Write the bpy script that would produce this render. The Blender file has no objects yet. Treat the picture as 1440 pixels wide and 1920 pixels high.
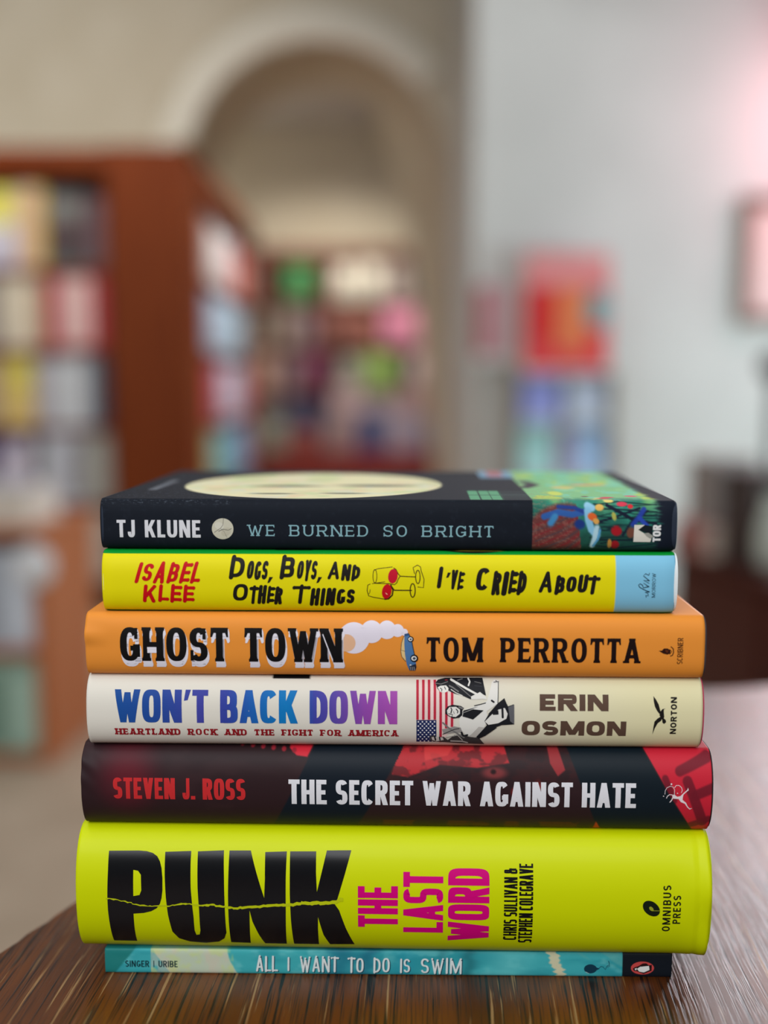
import bpy, bmesh, math, random
import numpy as np
from mathutils import Vector, Matrix
from mathutils.geometry import tessellate_polygon

SC = bpy.context.scene
COL = SC.collection
R = math.radians

# ---------------------------------------------------------------- camera
cam_data = bpy.data.cameras.new('camera')
cam = bpy.data.objects.new('camera', cam_data)
COL.objects.link(cam)
cam.location = (0, 0, 0.989)
cam.rotation_euler = (math.pi / 2 - math.atan(240 / 2040), 0, 0)
cam_data.sensor_fit = 'VERTICAL'
cam_data.sensor_height = 24.0
cam_data.lens = 24.0 * 2040 / 1920
cam_data.clip_start = 0.02
cam_data.clip_end = 60
cam_data.dof.use_dof = True
cam_data.dof.focus_distance = 0.432
cam_data.dof.aperture_fstop = cam_data.lens / 16.0
cam_data.dof.aperture_blades = 0
SC.camera = cam

# ---------------------------------------------------------------- light
world = bpy.data.worlds.new('world')
SC.world = world
world.use_nodes = True
bg = world.node_tree.nodes['Background']
bg.inputs[0].default_value = (0.86, 0.92, 1.0, 1)
bg.inputs[1].default_value = 0.19

def area(name, loc, target, sx, sy, power, color, spread=180):
    d = bpy.data.lights.new(name, 'AREA')
    d.shape = 'RECTANGLE'; d.size = sx; d.size_y = sy
    d.energy = power; d.color = color; d.spread = R(spread)
    o = bpy.data.objects.new(name, d); COL.objects.link(o)
    o.location = loc
    o.rotation_euler = (Vector(target) - Vector(loc)).to_track_quat('-Z', 'Y').to_euler()
    return o

area('shopfront_daylight', (-0.5, -1.5, 2.35), (0.0, 0.45, 0.85), 2.6, 1.4, 58, (0.95, 0.97, 1.0))
area('side_window_daylight', (3.0, 2.8, 0.9), (1.4, 5.0, 0.6), 1.8, 1.2, 54, (0.74, 0.93, 1.0))
area('table_sheen_light', (2.55, 4.75, 1.95), (0.4, 0.6, 0.75), 1.4, 1.7, 72, (0.93, 0.95, 1.0))  # added area lamp right of frame, puts the pale sheen on the table
area('high_sheen_fill', (1.2, 4.6, 3.25), (0.5, 0.6, 0.75), 2.6, 0.8, 26, (0.95, 0.95, 1.0))  # unseen lamp added above the frame to strengthen the table reflection
area('front_ceiling_light', (0.0, 0.0, 2.5), (0.0, 0.42, 0.85), 1.6, 0.8, 8, (1.0, 0.96, 0.90))
area('hall_ceiling_light', (0.75, 3.5, 3.3), (-1.7, 6.6, 1.5), 1.2, 0.9, 4, (1.0, 0.93, 0.81))
area('aisle_fill', (-0.05, 5.7, 3.5), (-0.8, 5.9, 1.0), 0.8, 0.5, 20, (1.0, 0.97, 0.93), 70)  # added fill that brightens the covers in the receding bookcase
area('low_shelf_fill', (-1.2, 1.5, 3.3), (-1.2, 2.9, 0.4), 0.9, 0.9, 12, (1.0, 0.96, 0.92))  # extra unseen lamp, lifts the low bookcase at the left
area('left_wall_fill', (-0.9, 3.3, 3.6), (-2.7, 6.0, 1.4), 1.6, 0.8, 40, (1.0, 0.93, 0.82), 110)  # fill added to brighten the left wall
area('far_shelf_fill', (-0.5, 8.4, 3.12), (-0.3, 9.4, 0.9), 1.2, 0.3, 22, (1.0, 0.93, 0.80), 100)  # added lamp hidden above the arch, picks out the far book fronts
bl = bpy.data.lights.new('back_room_fill', 'POINT'); bl.energy = 24; bl.color = (1.0, 0.95, 0.86); bl.shadow_soft_size = 0.15  # added point fill behind the arch wall, for back wall and ceiling
blo = bpy.data.objects.new('back_room_fill', bl); COL.objects.link(blo); blo.location = (-2.4, 8.7, 1.7)
pk = bpy.data.lights.new('pink_point_light', 'POINT')  # pink point lamp out of frame beside the upper right wall
pk.energy = 18; pk.color = (1.0, 0.14, 0.24); pk.shadow_soft_size = 0.12
pko = bpy.data.objects.new('pink_point_light', pk); COL.objects.link(pko)
pko.location = (2.12, 4.72, 2.15)

SC.view_settings.view_transform = 'Standard'
SC.view_settings.look = 'None'
SC.view_settings.exposure = 0.0
SC.view_settings.gamma = 1.0
SC.view_settings.use_curve_mapping = False
SC.cycles.use_denoising = True
SC.cycles.max_bounces = 8
SC.cycles.caustics_reflective = False
SC.cycles.caustics_refractive = False

# ---------------------------------------------------------------- helpers
def lin(c):
    r = []
    for v in c[:3]:
        v = v / 255.0
        r.append(v / 12.92 if v <= 0.04045 else ((v + 0.055) / 1.055) ** 2.4)
    return r

def linarr(a):
    a = np.clip(a, 0, 255) / 255.0
    return np.where(a <= 0.04045, a / 12.92, ((a + 0.055) / 1.055) ** 2.4)

def mat(name, color, rough=0.5, spec=0.5, **kw):
    m = bpy.data.materials.new(name); m.use_nodes = True
    b = m.node_tree.nodes['Principled BSDF']
    b.inputs['Base Color'].default_value = (*lin(color), 1)
    b.inputs['Roughness'].default_value = rough
    b.inputs['Specular IOR Level'].default_value = spec
    for k, v in kw.items():
        b.inputs[k.replace('_', ' ')].default_value = v
    return m

def link(m, a, b):
    m.node_tree.links.new(a, b)

def node(m, t, **kw):
    n = m.node_tree.nodes.new(t)
    for k, v in kw.items():
        setattr(n, k, v)
    return n

def noise_mat(name, c1, c2, scale, rough=0.6, spec=0.4, bump=0.0, stretch=(1, 1, 1), detail=4, dist=0.002, lo=0.35, hi=0.65):
    m = mat(name, c1, rough, spec)
    b = m.node_tree.nodes['Principled BSDF']
    tc = node(m, 'ShaderNodeTexCoord'); mp = node(m, 'ShaderNodeMapping')
    mp.inputs['Scale'].default_value = stretch
    link(m, tc.outputs['Object'], mp.inputs['Vector'])
    nz = node(m, 'ShaderNodeTexNoise'); nz.inputs['Scale'].default_value = scale; nz.inputs['Detail'].default_value = detail
    link(m, mp.outputs[0], nz.inputs['Vector'])
    rp = node(m, 'ShaderNodeValToRGB')
    rp.color_ramp.elements[0].position = lo; rp.color_ramp.elements[1].position = hi
    rp.color_ramp.elements[0].color = (*lin(c1), 1); rp.color_ramp.elements[1].color = (*lin(c2), 1)
    link(m, nz.outputs[0], rp.inputs[0]); link(m, rp.outputs[0], b.inputs['Base Color'])
    if bump:
        bp = node(m, 'ShaderNodeBump'); bp.inputs['Strength'].default_value = bump; bp.inputs['Distance'].default_value = dist
        link(m, nz.outputs[0], bp.inputs['Height']); link(m, bp.outputs[0], b.inputs['Normal'])
    return m

def print_mat(name, rough, spec=0.5, coat=0.0):
    """ink on paper: colour of the printing is stored on the mesh"""
    m = mat(name, (128, 128, 128), rough, spec)
    b = m.node_tree.nodes['Principled BSDF']
    at = node(m, 'ShaderNodeAttribute', attribute_name='print')
    link(m, at.outputs['Color'], b.inputs['Base Color'])
    b.inputs['Coat Weight'].default_value = coat
    b.inputs['Coat Roughness'].default_value = 0.18
    return m

def obj(name, bm, m, parent=None, smooth=False):
    me = bpy.data.meshes.new(name)
    bm.to_mesh(me); bm.free()
    for mm in (m if isinstance(m, (list, tuple)) else [m]):
        me.materials.append(mm)
    if smooth:
        for p in me.polygons: p.use_smooth = True
    o = bpy.data.objects.new(name, me); COL.objects.link(o)
    if parent: o.parent = parent
    return o

def tag(o, label, cat, group=None):
    o['label'] = label; o['category'] = cat
    if group: o['group'] = group
    return o

def thing(name, label, cat, loc=(0, 0, 0), rotz=0, group=None):
    o = bpy.data.objects.new(name, None); COL.objects.link(o)
    o.empty_display_size = 0.05
    o.location = loc; o.rotation_euler = (0, 0, rotz)
    return tag(o, label, cat, group)

def struct(name, bm, m):
    o = obj(name, bm, m); o['kind'] = 'structure'; return o

def box(bm, x0, x1, y0, y1, z0, z1, mi=0, bevel=0.0):
    vs = [bm.verts.new(p) for p in ((x0, y0, z0), (x1, y0, z0), (x1, y1, z0), (x0, y1, z0), (x0, y0, z1), (x1, y0, z1), (x1, y1, z1), (x0, y1, z1))]
    fs = []
    for q in ((3, 2, 1, 0), (4, 5, 6, 7), (0, 1, 5, 4), (1, 2, 6, 5), (2, 3, 7, 6), (3, 0, 4, 7)):
        f = bm.faces.new([vs[i] for i in q]); f.material_index = mi; fs.append(f)
    if bevel:
        es = list({e for f in fs for e in f.edges})
        bmesh.ops.bevel(bm, geom=es, offset=bevel, segments=2, affect='EDGES', profile=0.7)
    return fs

def boxbm(*a, **k):
    bm = bmesh.new(); box(bm, *a, **k); return bm

def cyl(bm, x, y, z0, z1, r0, r1=None, n=24):
    r1 = r0 if r1 is None else r1
    a = [bm.verts.new((x + r0 * math.cos(i * 2 * math.pi / n), y + r0 * math.sin(i * 2 * math.pi / n), z0)) for i in range(n)]
    b = [bm.verts.new((x + r1 * math.cos(i * 2 * math.pi / n), y + r1 * math.sin(i * 2 * math.pi / n), z1)) for i in range(n)]
    bm.faces.new(a[::-1]); bm.faces.new(b)
    for i in range(n): bm.faces.new((a[i], a[(i + 1) % n], b[(i + 1) % n], b[i]))

def lathe(bm, prof, n=32, cx=0, cy=0):
    rings = []
    for r, z in prof:
        rings.append([bm.verts.new((cx + max(r, 1e-4) * math.cos(i * 2 * math.pi / n), cy + max(r, 1e-4) * math.sin(i * 2 * math.pi / n), z)) for i in range(n)])
    for a, b in zip(rings, rings[1:]):
        for i in range(n): bm.faces.new((a[i], a[(i + 1) % n], b[(i + 1) % n], b[i]))
    bm.faces.new(rings[0][::-1]); bm.faces.new(rings[-1])

def set_print(o, cols):
    """cols: per-vertex linear rgb array"""
    at = o.data.color_attributes.new('print', 'FLOAT_COLOR', 'POINT')
    a = np.ones((len(o.data.vertices), 4), dtype=np.float32); a[:, :3] = cols
    at.data.foreach_set('color', a.ravel())
# printed spine artwork, millimetres from the middle of the spine (u) and from its lower edge (v)
PRINT = {
 ('B1', 'author_lettering'): [
  ('T','TJ KLUNE',(-105.05,4.95,-72.01,11.82),{'a': 0.2,'b': 0.17,'n': 2.6,'serif': (0,0),'sp': 0.2,'gap': 0.6},(214,214,218),0,0),
 ],
 ('B1', 'title_lettering'): [
  ('T','WE BURNED SO BRIGHT',(-53.38,5.73,42.0,10.13),{'a': 0.14,'b': 0.1,'n': 2.2,'serif': (0.1,0.09),'sp': 0.42,'gap': 0.75},(134,176,184),0,0),
 ],
 ('B1', 'moon_emblem'): [
  ('E',-63.31,8.48,4.24,4.14,0,(196,192,172),0),
  ('E',-64.65,9.62,1.86,1.45,-20,(206,203,186),1),
  ('E',-61.97,7.33,2.07,1.45,30,(186,181,160),1),
  ('S',[(-62.93,12.57),(-63.18,10.05),(-64.04,8.79),(-66.59,7.09)],0.16,(120,116,105),2),
  ('S',[(-64.9,7.52),(-63.21,8.37),(-61.12,7.96),(-59.85,8.6)],0.19,(95,92,85),2),
  ('S',[(-64.04,8.58),(-62.81,7.53),(-61.63,4.99)],0.14,(140,136,122),2),
 ],
 ('B1', 'publisher_emblem'): [
  ('P',[[(96.0,10.81),(100.03,10.83),(97.54,8.92),(100.13,7.38),(102.66,5.48),(102.32,4.15),(95.82,4.2)]],(214,210,196),0),
  ('P',[[(100.03,10.83),(102.79,10.33),(103.11,6.87),(100.11,8.07),(97.54,8.92)]],(14,24,30),1),
  ('P',[[(99.78,7.51),(101.39,7.82),(103.47,6.44),(102.32,5.48),(100.8,6.43)]],(150,150,140),2),
  ('T','TOR',(103.14,4.22,106.19,10.89),{'a': 0.26,'b': 0.22,'n': 2.6,'serif': (0,0),'sp': 0.15,'gap': 0.5},(222,222,220),90,0),
 ],
 ('B2', 'author_lettering'): [
  ('T','ISABEL',(-98.24,12.58,-71.58,19.59),{'a': 0.21,'b': 0.18,'n': 2.6,'serif': (0,0),'rnd': 1,'shear': 0.28,'jit': 0.05,'sp': 0.25,'gap': 0.5},(196,8,20),0,0),
  ('T','KLEE',(-95.34,4.84,-75.07,10.9),{'a': 0.24,'b': 0.21,'n': 2.6,'serif': (0,0),'rnd': 1,'shear': 0.12,'jit': 0.05,'sp': 0.25,'gap': 0.5},(196,8,20),0,0),
 ],
 ('B2', 'title_lettering'): [
  ('T','DOGS,',(-61.4,13.57,-43.34,21.86),{'a': 0.225,'b': 0.19,'n': 2.6,'serif': (0,0),'rnd': 1,'shear': 0.14,'jit': 0.05,'sp': 0.16,'gap': 0.5,'first': (0.37,0.86)},(24,20,14),0,0),
  ('T','BOYS,',(-41.68,13.65,-24.28,21.93),{'a': 0.225,'b': 0.19,'n': 2.6,'serif': (0,0),'rnd': 1,'shear': 0.14,'jit': 0.05,'sp': 0.16,'gap': 0.5,'first': (0.37,0.86)},(24,20,14),0,0),
  ('T','AND',(-23.04,13.72,-10.01,19.85),{'a': 0.225,'b': 0.19,'n': 2.6,'serif': (0,0),'rnd': 1,'shear': 0.14,'jit': 0.05,'sp': 0.16,'gap': 0.5,'first': (0.4,0.84)},(24,20,14),0,0),
  ('T','OTHER',(-60.28,4.35,-40.1,11.69),{'a': 0.225,'b': 0.19,'n': 2.6,'serif': (0,0),'rnd': 1,'shear': 0.14,'jit': 0.05,'sp': 0.16,'gap': 0.5,'first': (0.33,0.86)},(24,20,14),0,0),
  ('T','THINGS',(-36.79,3.81,-12.11,10.96),{'a': 0.225,'b': 0.19,'n': 2.6,'serif': (0,0),'rnd': 1,'shear': 0.14,'jit': 0.05,'sp': 0.16,'gap': 0.5,'first': (0.27,0.84)},(24,20,14),0,0),
 ],
 ('B2', 'title_ending'): [
  ('T',"I'VE",(19.28,10.35,29.98,18.01),{'a': 0.225,'b': 0.19,'n': 2.6,'serif': (0,0),'rnd': 1,'shear': 0.14,'jit': 0.05,'sp': 0.16,'gap': 0.5,'first': (0.26,0.86)},(24,20,14),0,0),
  ('T','CRIED',(33.89,8.75,54.43,18.29),{'a': 0.225,'b': 0.19,'n': 2.6,'serif': (0,0),'rnd': 1,'shear': 0.14,'jit': 0.05,'sp': 0.16,'gap': 0.5,'first': (0.31,0.84)},(24,20,14),0,0),
  ('T','ABOUT',(58.54,8.88,81.68,16.37),{'a': 0.225,'b': 0.19,'n': 2.6,'serif': (0,0),'rnd': 1,'shear': 0.14,'jit': 0.05,'sp': 0.16,'gap': 0.5,'first': (0.26,0.84)},(24,20,14),0,0),
 ],
 ('B2', 'wine_glass_drawing'): [
  ('S',[(2.07,18.54),(-3.66,17.82),(-4.81,17.25)],0.23,(52,24,8),0),
  ('S',[(2.64,18.13),(3.5,17.57),(4.37,15.86),(5.23,15.01),(11.1,14.75)],0.33,(52,24,8),0),
  ('S',[(5.09,15.01),(4.37,13.85),(3.8,12.4),(2.94,11.67),(0.65,12.09),(-4.8,12.21)],0.29,(52,24,8),0),
  ('S',[(-3.91,14.97),(-3.94,14.3),(-4.01,13.67),(-4.13,13.13),(-4.29,12.71),(-4.47,12.45),(-4.66,12.36),(-4.85,12.45),(-5.03,12.71),(-5.19,13.12),(-5.3,13.66),(-5.38,14.29),(-5.4,14.96),(-5.38,15.63),(-5.31,16.25),(-5.19,16.78),(-5.04,17.19),(-4.86,17.45),(-4.66,17.53),(-4.47,17.45),(-4.29,17.19),(-4.13,16.79),(-4.01,16.26),(-3.94,15.64),(-3.91,14.97)],0.25,(52,24,8),0),
  ('S',[(-5.66,12.06),(-0.79,12.81)],0.23,(52,24,8),0),
  ('S',[(12.82,14.75),(12.79,14.08),(12.71,13.45),(12.57,12.91),(12.4,12.5),(12.19,12.23),(11.97,12.14),(11.74,12.23),(11.54,12.49),(11.36,12.91),(11.22,13.45),(11.13,14.07),(11.1,14.75),(11.13,15.42),(11.21,16.04),(11.35,16.57),(11.52,16.98),(11.73,17.23),(11.95,17.32),(12.17,17.23),(12.38,16.98),(12.56,16.57),(12.7,16.04),(12.79,15.42),(12.82,14.75)],0.35,(52,24,8),0),
  ('S',[(10.67,16.03),(10.09,18.3),(11.8,19.28),(12.95,18.59),(13.24,17.04),(14.34,13.89),(14.12,10.55),(11.97,10.83)],0.29,(52,24,8),0),
  ('S',[(-6.52,11.91),(-7.39,11.47),(-7.68,9.42),(-7.12,7.2),(-5.11,6.61),(-0.8,5.87)],0.29,(52,24,8),0),
  ('S',[(-6.53,9.72),(-6.55,9.27),(-6.61,8.84),(-6.7,8.47),(-6.82,8.19),(-6.96,8.01),(-7.11,7.95),(-7.26,8.01),(-7.4,8.18),(-7.51,8.47),(-7.6,8.83),(-7.66,9.26),(-7.68,9.72)],0.21,(52,24,8),0),
  ('S',[(1.51,11.37),(2.94,9.47),(9.54,9.45)],0.45,(52,24,8),0),
  ('S',[(10.95,9.45),(10.91,8.75),(10.82,8.09),(10.67,7.53),(10.47,7.09),(10.23,6.81),(9.98,6.71),(9.73,6.81),(9.49,7.08),(9.29,7.52),(9.13,8.09),(9.03,8.74),(9.0,9.44),(9.03,10.14),(9.12,10.79),(9.28,11.35),(9.48,11.77),(9.71,12.04),(9.96,12.13),(10.21,12.04),(10.45,11.78),(10.65,11.35),(10.81,10.8),(10.91,10.15),(10.95,9.45)],0.41,(52,24,8),0),
  ('S',[(-0.8,5.87),(0.64,6.03),(2.08,7.54),(2.37,9.47),(1.51,11.51)],0.54,(52,24,8),0),
  ('P',[[(4.12,14.75),(3.96,14.03),(3.69,13.38),(3.32,12.83),(2.88,12.44),(2.4,12.22),(1.92,12.18),(1.46,12.34),(1.06,12.69),(0.75,13.19),(0.54,13.81),(0.45,14.51),(0.49,15.24),(0.65,15.96),(0.93,16.6),(1.29,17.13),(1.73,17.52),(2.21,17.73),(2.69,17.76),(3.15,17.61),(3.55,17.27),(3.86,16.78),(4.07,16.17),(4.16,15.48),(4.12,14.75)]],(196,14,44),1),
  ('P',[[(1.74,8.7),(1.55,7.95),(1.25,7.28),(0.85,6.71),(0.4,6.31),(-0.09,6.09),(-0.58,6.07),(-1.03,6.26),(-1.41,6.63),(-1.71,7.17),(-1.89,7.83),(-1.95,8.57),(-1.88,9.34),(-1.69,10.07),(-1.39,10.74),(-1.0,11.28),(-0.54,11.67),(-0.06,11.89),(0.43,11.9),(0.88,11.72),(1.27,11.36),(1.56,10.84),(1.75,10.19),(1.81,9.46),(1.74,8.7)]],(196,8,28),2),
  ('P',[[(-0.64,8.57),(0.07,8.13),(0.3,7.68),(-0.27,7.92)]],(250,200,160),3),
 ],
 ('B2', 'publisher_emblem'): [
  ('S',[(99.96,7.24),(99.72,7.89),(100.77,7.68),(100.51,8.76),(99.46,9.06),(101.11,9.32)],0.31,(10,30,48),0),
  ('S',[(101.11,9.32),(99.64,9.83),(97.31,11.09),(96.87,11.94),(97.48,12.45),(98.33,11.94),(98.77,10.89),(100.83,11.32)],0.33,(10,30,48),0),
  ('S',[(100.83,11.32),(98.72,12.7),(101.0,12.59),(98.69,13.84),(100.97,13.64)],0.37,(10,30,48),0),
  ('S',[(100.97,13.64),(98.66,15.52),(99.48,16.35),(100.73,15.74),(100.93,16.48)],0.31,(10,30,48),0),
  ('T','MORROW',(102.03,7.12,103.36,16.51),{'a': 0.14,'b': 0.1,'n': 2.6,'serif': (0.06,0.07),'sp': 0.25,'gap': 0.5},(20,44,58),90,0),
 ],
 ('B3', 'title_lettering'): [
  ('T','GHOST TOWN',(-106.17,3.87,-19.33,17.45),{'a': 0.2,'b': 0.15,'n': 2.5,'serif': (0.035,0.09),'sp': 0.16,'gap': 0.55},(226,222,230),0,0),
  ('T','GHOST TOWN',(-105.9,4.34,-19.08,17.87),{'a': 0.2,'b': 0.15,'n': 2.5,'serif': (0.035,0.09),'sp': 0.16,'gap': 0.55},(226,222,230),0,0),
  ('T','GHOST TOWN',(-106.03,5.02,-19.22,18.48),{'a': 0.2,'b': 0.15,'n': 2.5,'serif': (0.035,0.09),'sp': 0.16,'gap': 0.55},(226,222,230),0,0),
  ('T','GHOST TOWN',(-106.22,5.7,-19.43,19.1),{'a': 0.2,'b': 0.15,'n': 2.5,'serif': (0.035,0.09),'sp': 0.16,'gap': 0.55},(226,222,230),0,0),
  ('T','GHOST TOWN',(-106.52,6.37,-19.74,19.7),{'a': 0.2,'b': 0.15,'n': 2.5,'serif': (0.035,0.09),'sp': 0.16,'gap': 0.55},(10,7,8),0,3),
 ],
 ('B3', 'author_lettering'): [
  ('T','TOM PERROTTA',(13.18,6.81,95.36,16.54),{'a': 0.19,'b': 0.14,'n': 2.3,'serif': (0.035,0.09),'sp': 0.24,'gap': 0.75},(22,6,6),0,0),
 ],
 ('B3', 'car_illustration'): [
  ('E',-15.1,15.95,6.09,6.09,0,(222,214,224),0),
  ('E',-8.2,18.41,4.32,4.32,0,(222,214,224),0),
  ('E',-2.23,19.2,3.5,3.5,0,(222,214,224),0),
  ('E',1.9,19.0,2.44,2.44,0,(222,214,224),0),
  ('E',4.55,18.38,1.33,1.33,0,(222,214,224),0),
  ('E',-17.87,14.07,3.45,3.45,0,(222,176,140),1),
  ('P',[[(4.32,17.0),(3.41,14.21),(3.14,10.92),(3.53,8.79),(5.03,6.88),(5.13,14.22)]],(222,190,130),2),
  ('S',[(4.32,17.0),(3.41,14.21),(3.14,10.92),(3.53,8.79),(5.03,6.88)],0.19,(50,40,34),3),
  ('S',[(3.34,11.39),(4.91,10.93)],0.16,(70,60,60),3),
  ('P',[[(4.55,17.81),(6.04,18.05),(7.08,16.1),(7.66,12.83),(8.48,9.06),(9.11,5.68),(8.96,3.38),(6.53,3.09),(5.49,5.65),(4.8,9.51),(4.49,13.75)]],(74,116,164),3),
  ('P',[[(4.55,17.81),(6.04,18.05),(6.5,17.2),(4.57,16.89)]],(44,78,120),4),
  ('S',[(6.04,18.05),(7.19,16.1),(7.78,12.83),(8.59,9.07)],0.27,(20,18,22),4),
  ('P',[[(6.53,4.91),(8.95,5.93),(9.25,4.68),(8.73,3.06),(6.65,3.09)]],(40,44,58),4),
  ('S',[(6.88,4.66),(7.11,3.23)],0.16,(200,200,205),5),
  ('S',[(7.57,4.66),(7.8,3.24)],0.16,(200,200,205),5),
  ('S',[(8.26,4.67),(8.5,3.24)],0.16,(200,200,205),5),
  ('E',6.95,5.46,0.37,0.27,0,(230,230,225),5),
  ('E',6.96,15.75,1.15,1.15,0,(16,14,18),5),
  ('E',6.87,15.75,0.78,0.71,0,(232,230,226),6),
  ('E',6.96,15.75,0.46,0.39,0,(70,74,84),7),
  ('E',8.36,8.18,1.52,1.52,0,(16,14,18),5),
  ('E',8.27,8.18,1.03,0.94,0,(232,230,226),6),
  ('E',8.36,8.18,0.61,0.52,0,(70,74,84),7),
 ],
 ('B3', 'publisher_emblem'): [
  ('P',[[(102.48,11.79),(103.72,11.89),(104.52,12.74),(105.97,12.75),(107.03,11.91),(106.98,10.84),(105.84,10.32),(104.17,10.74),(103.32,11.33)]],(44,14,6),0),
  ('P',[[(104.95,12.32),(106.29,11.9),(105.82,10.92),(105.18,11.47)]],(90,40,14),1),
  ('S',[(107.19,13.4),(108.05,12.64),(108.21,11.28),(107.84,10.08),(107.1,9.77)],0.37,(44,14,6),0),
  ('S',[(106.69,12.33),(107.54,11.49),(106.75,10.5)],0.25,(44,14,6),0),
  ('T','SCRIBNER',(109.66,6.58,111.8,16.91),{'a': 0.15,'b': 0.12,'n': 2.6,'serif': (0,0),'sp': 0.2,'gap': 0.5},(60,24,8),90,0),
 ],
 ('B4', 'title_lettering'): [
  ('T',"WON'T BACK DOWN",(-109.43,10.69,1.82,23.65),{'a': 0.215,'b': 0.17,'n': 3.2,'serif': (0,0),'sp': 0.09,'gap': 0.5},'wbd',0,0),
 ],
 ('B4', 'subtitle_lettering'): [
  ('T','HEARTLAND ROCK AND THE FIGHT FOR AMERICA',(-109.37,5.42,2.04,8.19),{'a': 0.26,'b': 0.17,'n': 2.6,'serif': (0.12,0.18),'sp': 0.3,'gap': 0.75},(150,24,34),0,0),
 ],
 ('B4', 'author_lettering'): [
  ('T','ERIN',(57.26,16.55,83.94,22.84),{'a': 0.36,'b': 0.26,'n': 2.8,'serif': (0,0),'sp': 0.12,'gap': 0.5},(92,70,58),0,0),
  ('T','OSMON',(50.37,6.36,90.99,12.49),{'a': 0.36,'b': 0.26,'n': 2.8,'serif': (0,0),'sp': 0.12,'gap': 0.5},(88,66,54),0,0),
 ],
 ('B4', 'publisher_emblem'): [
  ('T','NORTON',(108.02,7.4,110.38,22.1),{'a': 0.25,'b': 0.22,'n': 2.1,'serif': (0,0),'sp': 0.22,'gap': 0.5},(24,20,18),90,0),
  ('P',[[(101.34,22.42),(102.26,21.22),(103.28,19.39),(103.79,17.51),(104.15,16.24),(103.66,15.59),(102.67,16.87),(101.82,18.55),(101.41,20.61)]],(26,22,20),0),
  ('P',[[(103.94,16.45),(104.75,17.52),(106.01,17.74),(105.3,17.31),(105.32,16.03),(105.53,14.52),(105.38,13.87),(106.12,13.22),(106.36,12.34),(105.56,11.59),(104.91,12.11),(104.73,13.43),(104.21,13.86),(103.67,15.16)]],(26,22,20),0),
  ('P',[[(105.04,14.3),(104.25,12.77),(103.11,11.88),(102.09,9.85),(101.32,7.14),(101.52,10.3),(101.83,12.53),(103.04,13.85),(104.19,14.51)]],(26,22,20),0),
 ],
 ('B4', 'flag_collage'): [
  ('P',[[(10.19,27.5),(24.11,27.56),(24.08,9.85),(19.1,3.09),(17.05,12.5),(10.21,12.45)]],(232,206,198),0),
  ('P',[[(9.2,27.47),(10.19,27.47),(10.21,12.62),(9.23,12.61)]],(186,40,62),1),
  ('P',[[(11.47,27.48),(12.47,27.48),(12.47,12.63),(11.49,12.63)]],(186,40,62),1),
  ('P',[[(13.71,27.49),(14.7,27.5),(14.7,12.65),(13.71,12.64)]],(186,40,62),1),
  ('P',[[(15.98,27.5),(16.98,27.51),(16.96,12.67),(15.97,12.66)]],(186,40,62),1),
  ('P',[[(18.19,27.51),(19.18,27.52),(19.3,2.74),(18.3,2.73)]],(186,40,62),1),
  ('P',[[(20.46,27.52),(21.45,27.53),(21.45,9.14),(20.46,9.13)]],(186,40,62),1),
  ('P',[[(22.7,27.53),(23.69,27.54),(23.67,9.78),(22.68,9.77)]],(186,40,62),1),
  ('P',[[(9.29,12.51),(17.05,12.57),(17.18,2.99),(9.34,2.91)]],(28,40,86),1),
  ('E',10.06,11.78,0.31,0.31,0,(225,222,224),2),
  ('E',11.63,11.79,0.31,0.31,0,(225,222,224),2),
  ('E',13.21,11.8,0.31,0.31,0,(225,222,224),2),
  ('E',14.78,11.82,0.31,0.31,0,(225,222,224),2),
  ('E',16.36,11.83,0.31,0.31,0,(225,222,224),2),
  ('E',10.86,10.91,0.31,0.31,0,(225,222,224),2),
  ('E',12.43,10.92,0.31,0.31,0,(225,222,224),2),
  ('E',14.01,10.93,0.31,0.31,0,(225,222,224),2),
  ('E',15.59,10.95,0.31,0.31,0,(225,222,224),2),
  ('E',10.06,10.02,0.31,0.31,0,(225,222,224),2),
  ('E',11.64,10.03,0.31,0.31,0,(225,222,224),2),
  ('E',13.22,10.04,0.31,0.31,0,(225,222,224),2),
  ('E',14.8,10.05,0.31,0.31,0,(225,222,224),2),
  ('E',16.37,10.07,0.31,0.31,0,(225,222,224),2),
  ('E',10.87,9.12,0.31,0.31,0,(225,222,224),2),
  ('E',12.44,9.14,0.31,0.31,0,(225,222,224),2),
  ('E',14.02,9.15,0.31,0.31,0,(225,222,224),2),
  ('E',15.6,9.16,0.31,0.31,0,(225,222,224),2),
  ('E',10.07,8.21,0.31,0.31,0,(225,222,224),2),
  ('E',11.65,8.22,0.31,0.31,0,(225,222,224),2),
  ('E',13.23,8.23,0.31,0.31,0,(225,222,224),2),
  ('E',14.81,8.24,0.31,0.31,0,(225,222,224),2),
  ('E',16.39,8.26,0.31,0.31,0,(225,222,224),2),
  ('E',10.88,7.28,0.31,0.31,0,(225,222,224),2),
  ('E',12.46,7.3,0.31,0.31,0,(225,222,224),2),
  ('E',14.04,7.31,0.31,0.31,0,(225,222,224),2),
  ('E',15.62,7.32,0.31,0.31,0,(225,222,224),2),
  ('E',10.09,6.32,0.31,0.31,0,(225,222,224),2),
  ('E',11.67,6.34,0.31,0.31,0,(225,222,224),2),
  ('E',13.25,6.35,0.31,0.31,0,(225,222,224),2),
  ('E',14.83,6.36,0.31,0.31,0,(225,222,224),2),
  ('E',16.41,6.38,0.31,0.31,0,(225,222,224),2),
  ('E',10.89,5.35,0.31,0.31,0,(225,222,224),2),
  ('E',12.48,5.37,0.31,0.31,0,(225,222,224),2),
  ('E',14.06,5.38,0.31,0.31,0,(225,222,224),2),
  ('E',15.64,5.4,0.31,0.31,0,(225,222,224),2),
  ('E',10.1,4.33,0.31,0.31,0,(225,222,224),2),
  ('E',11.69,4.35,0.31,0.31,0,(225,222,224),2),
  ('E',13.27,4.36,0.31,0.31,0,(225,222,224),2),
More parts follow.
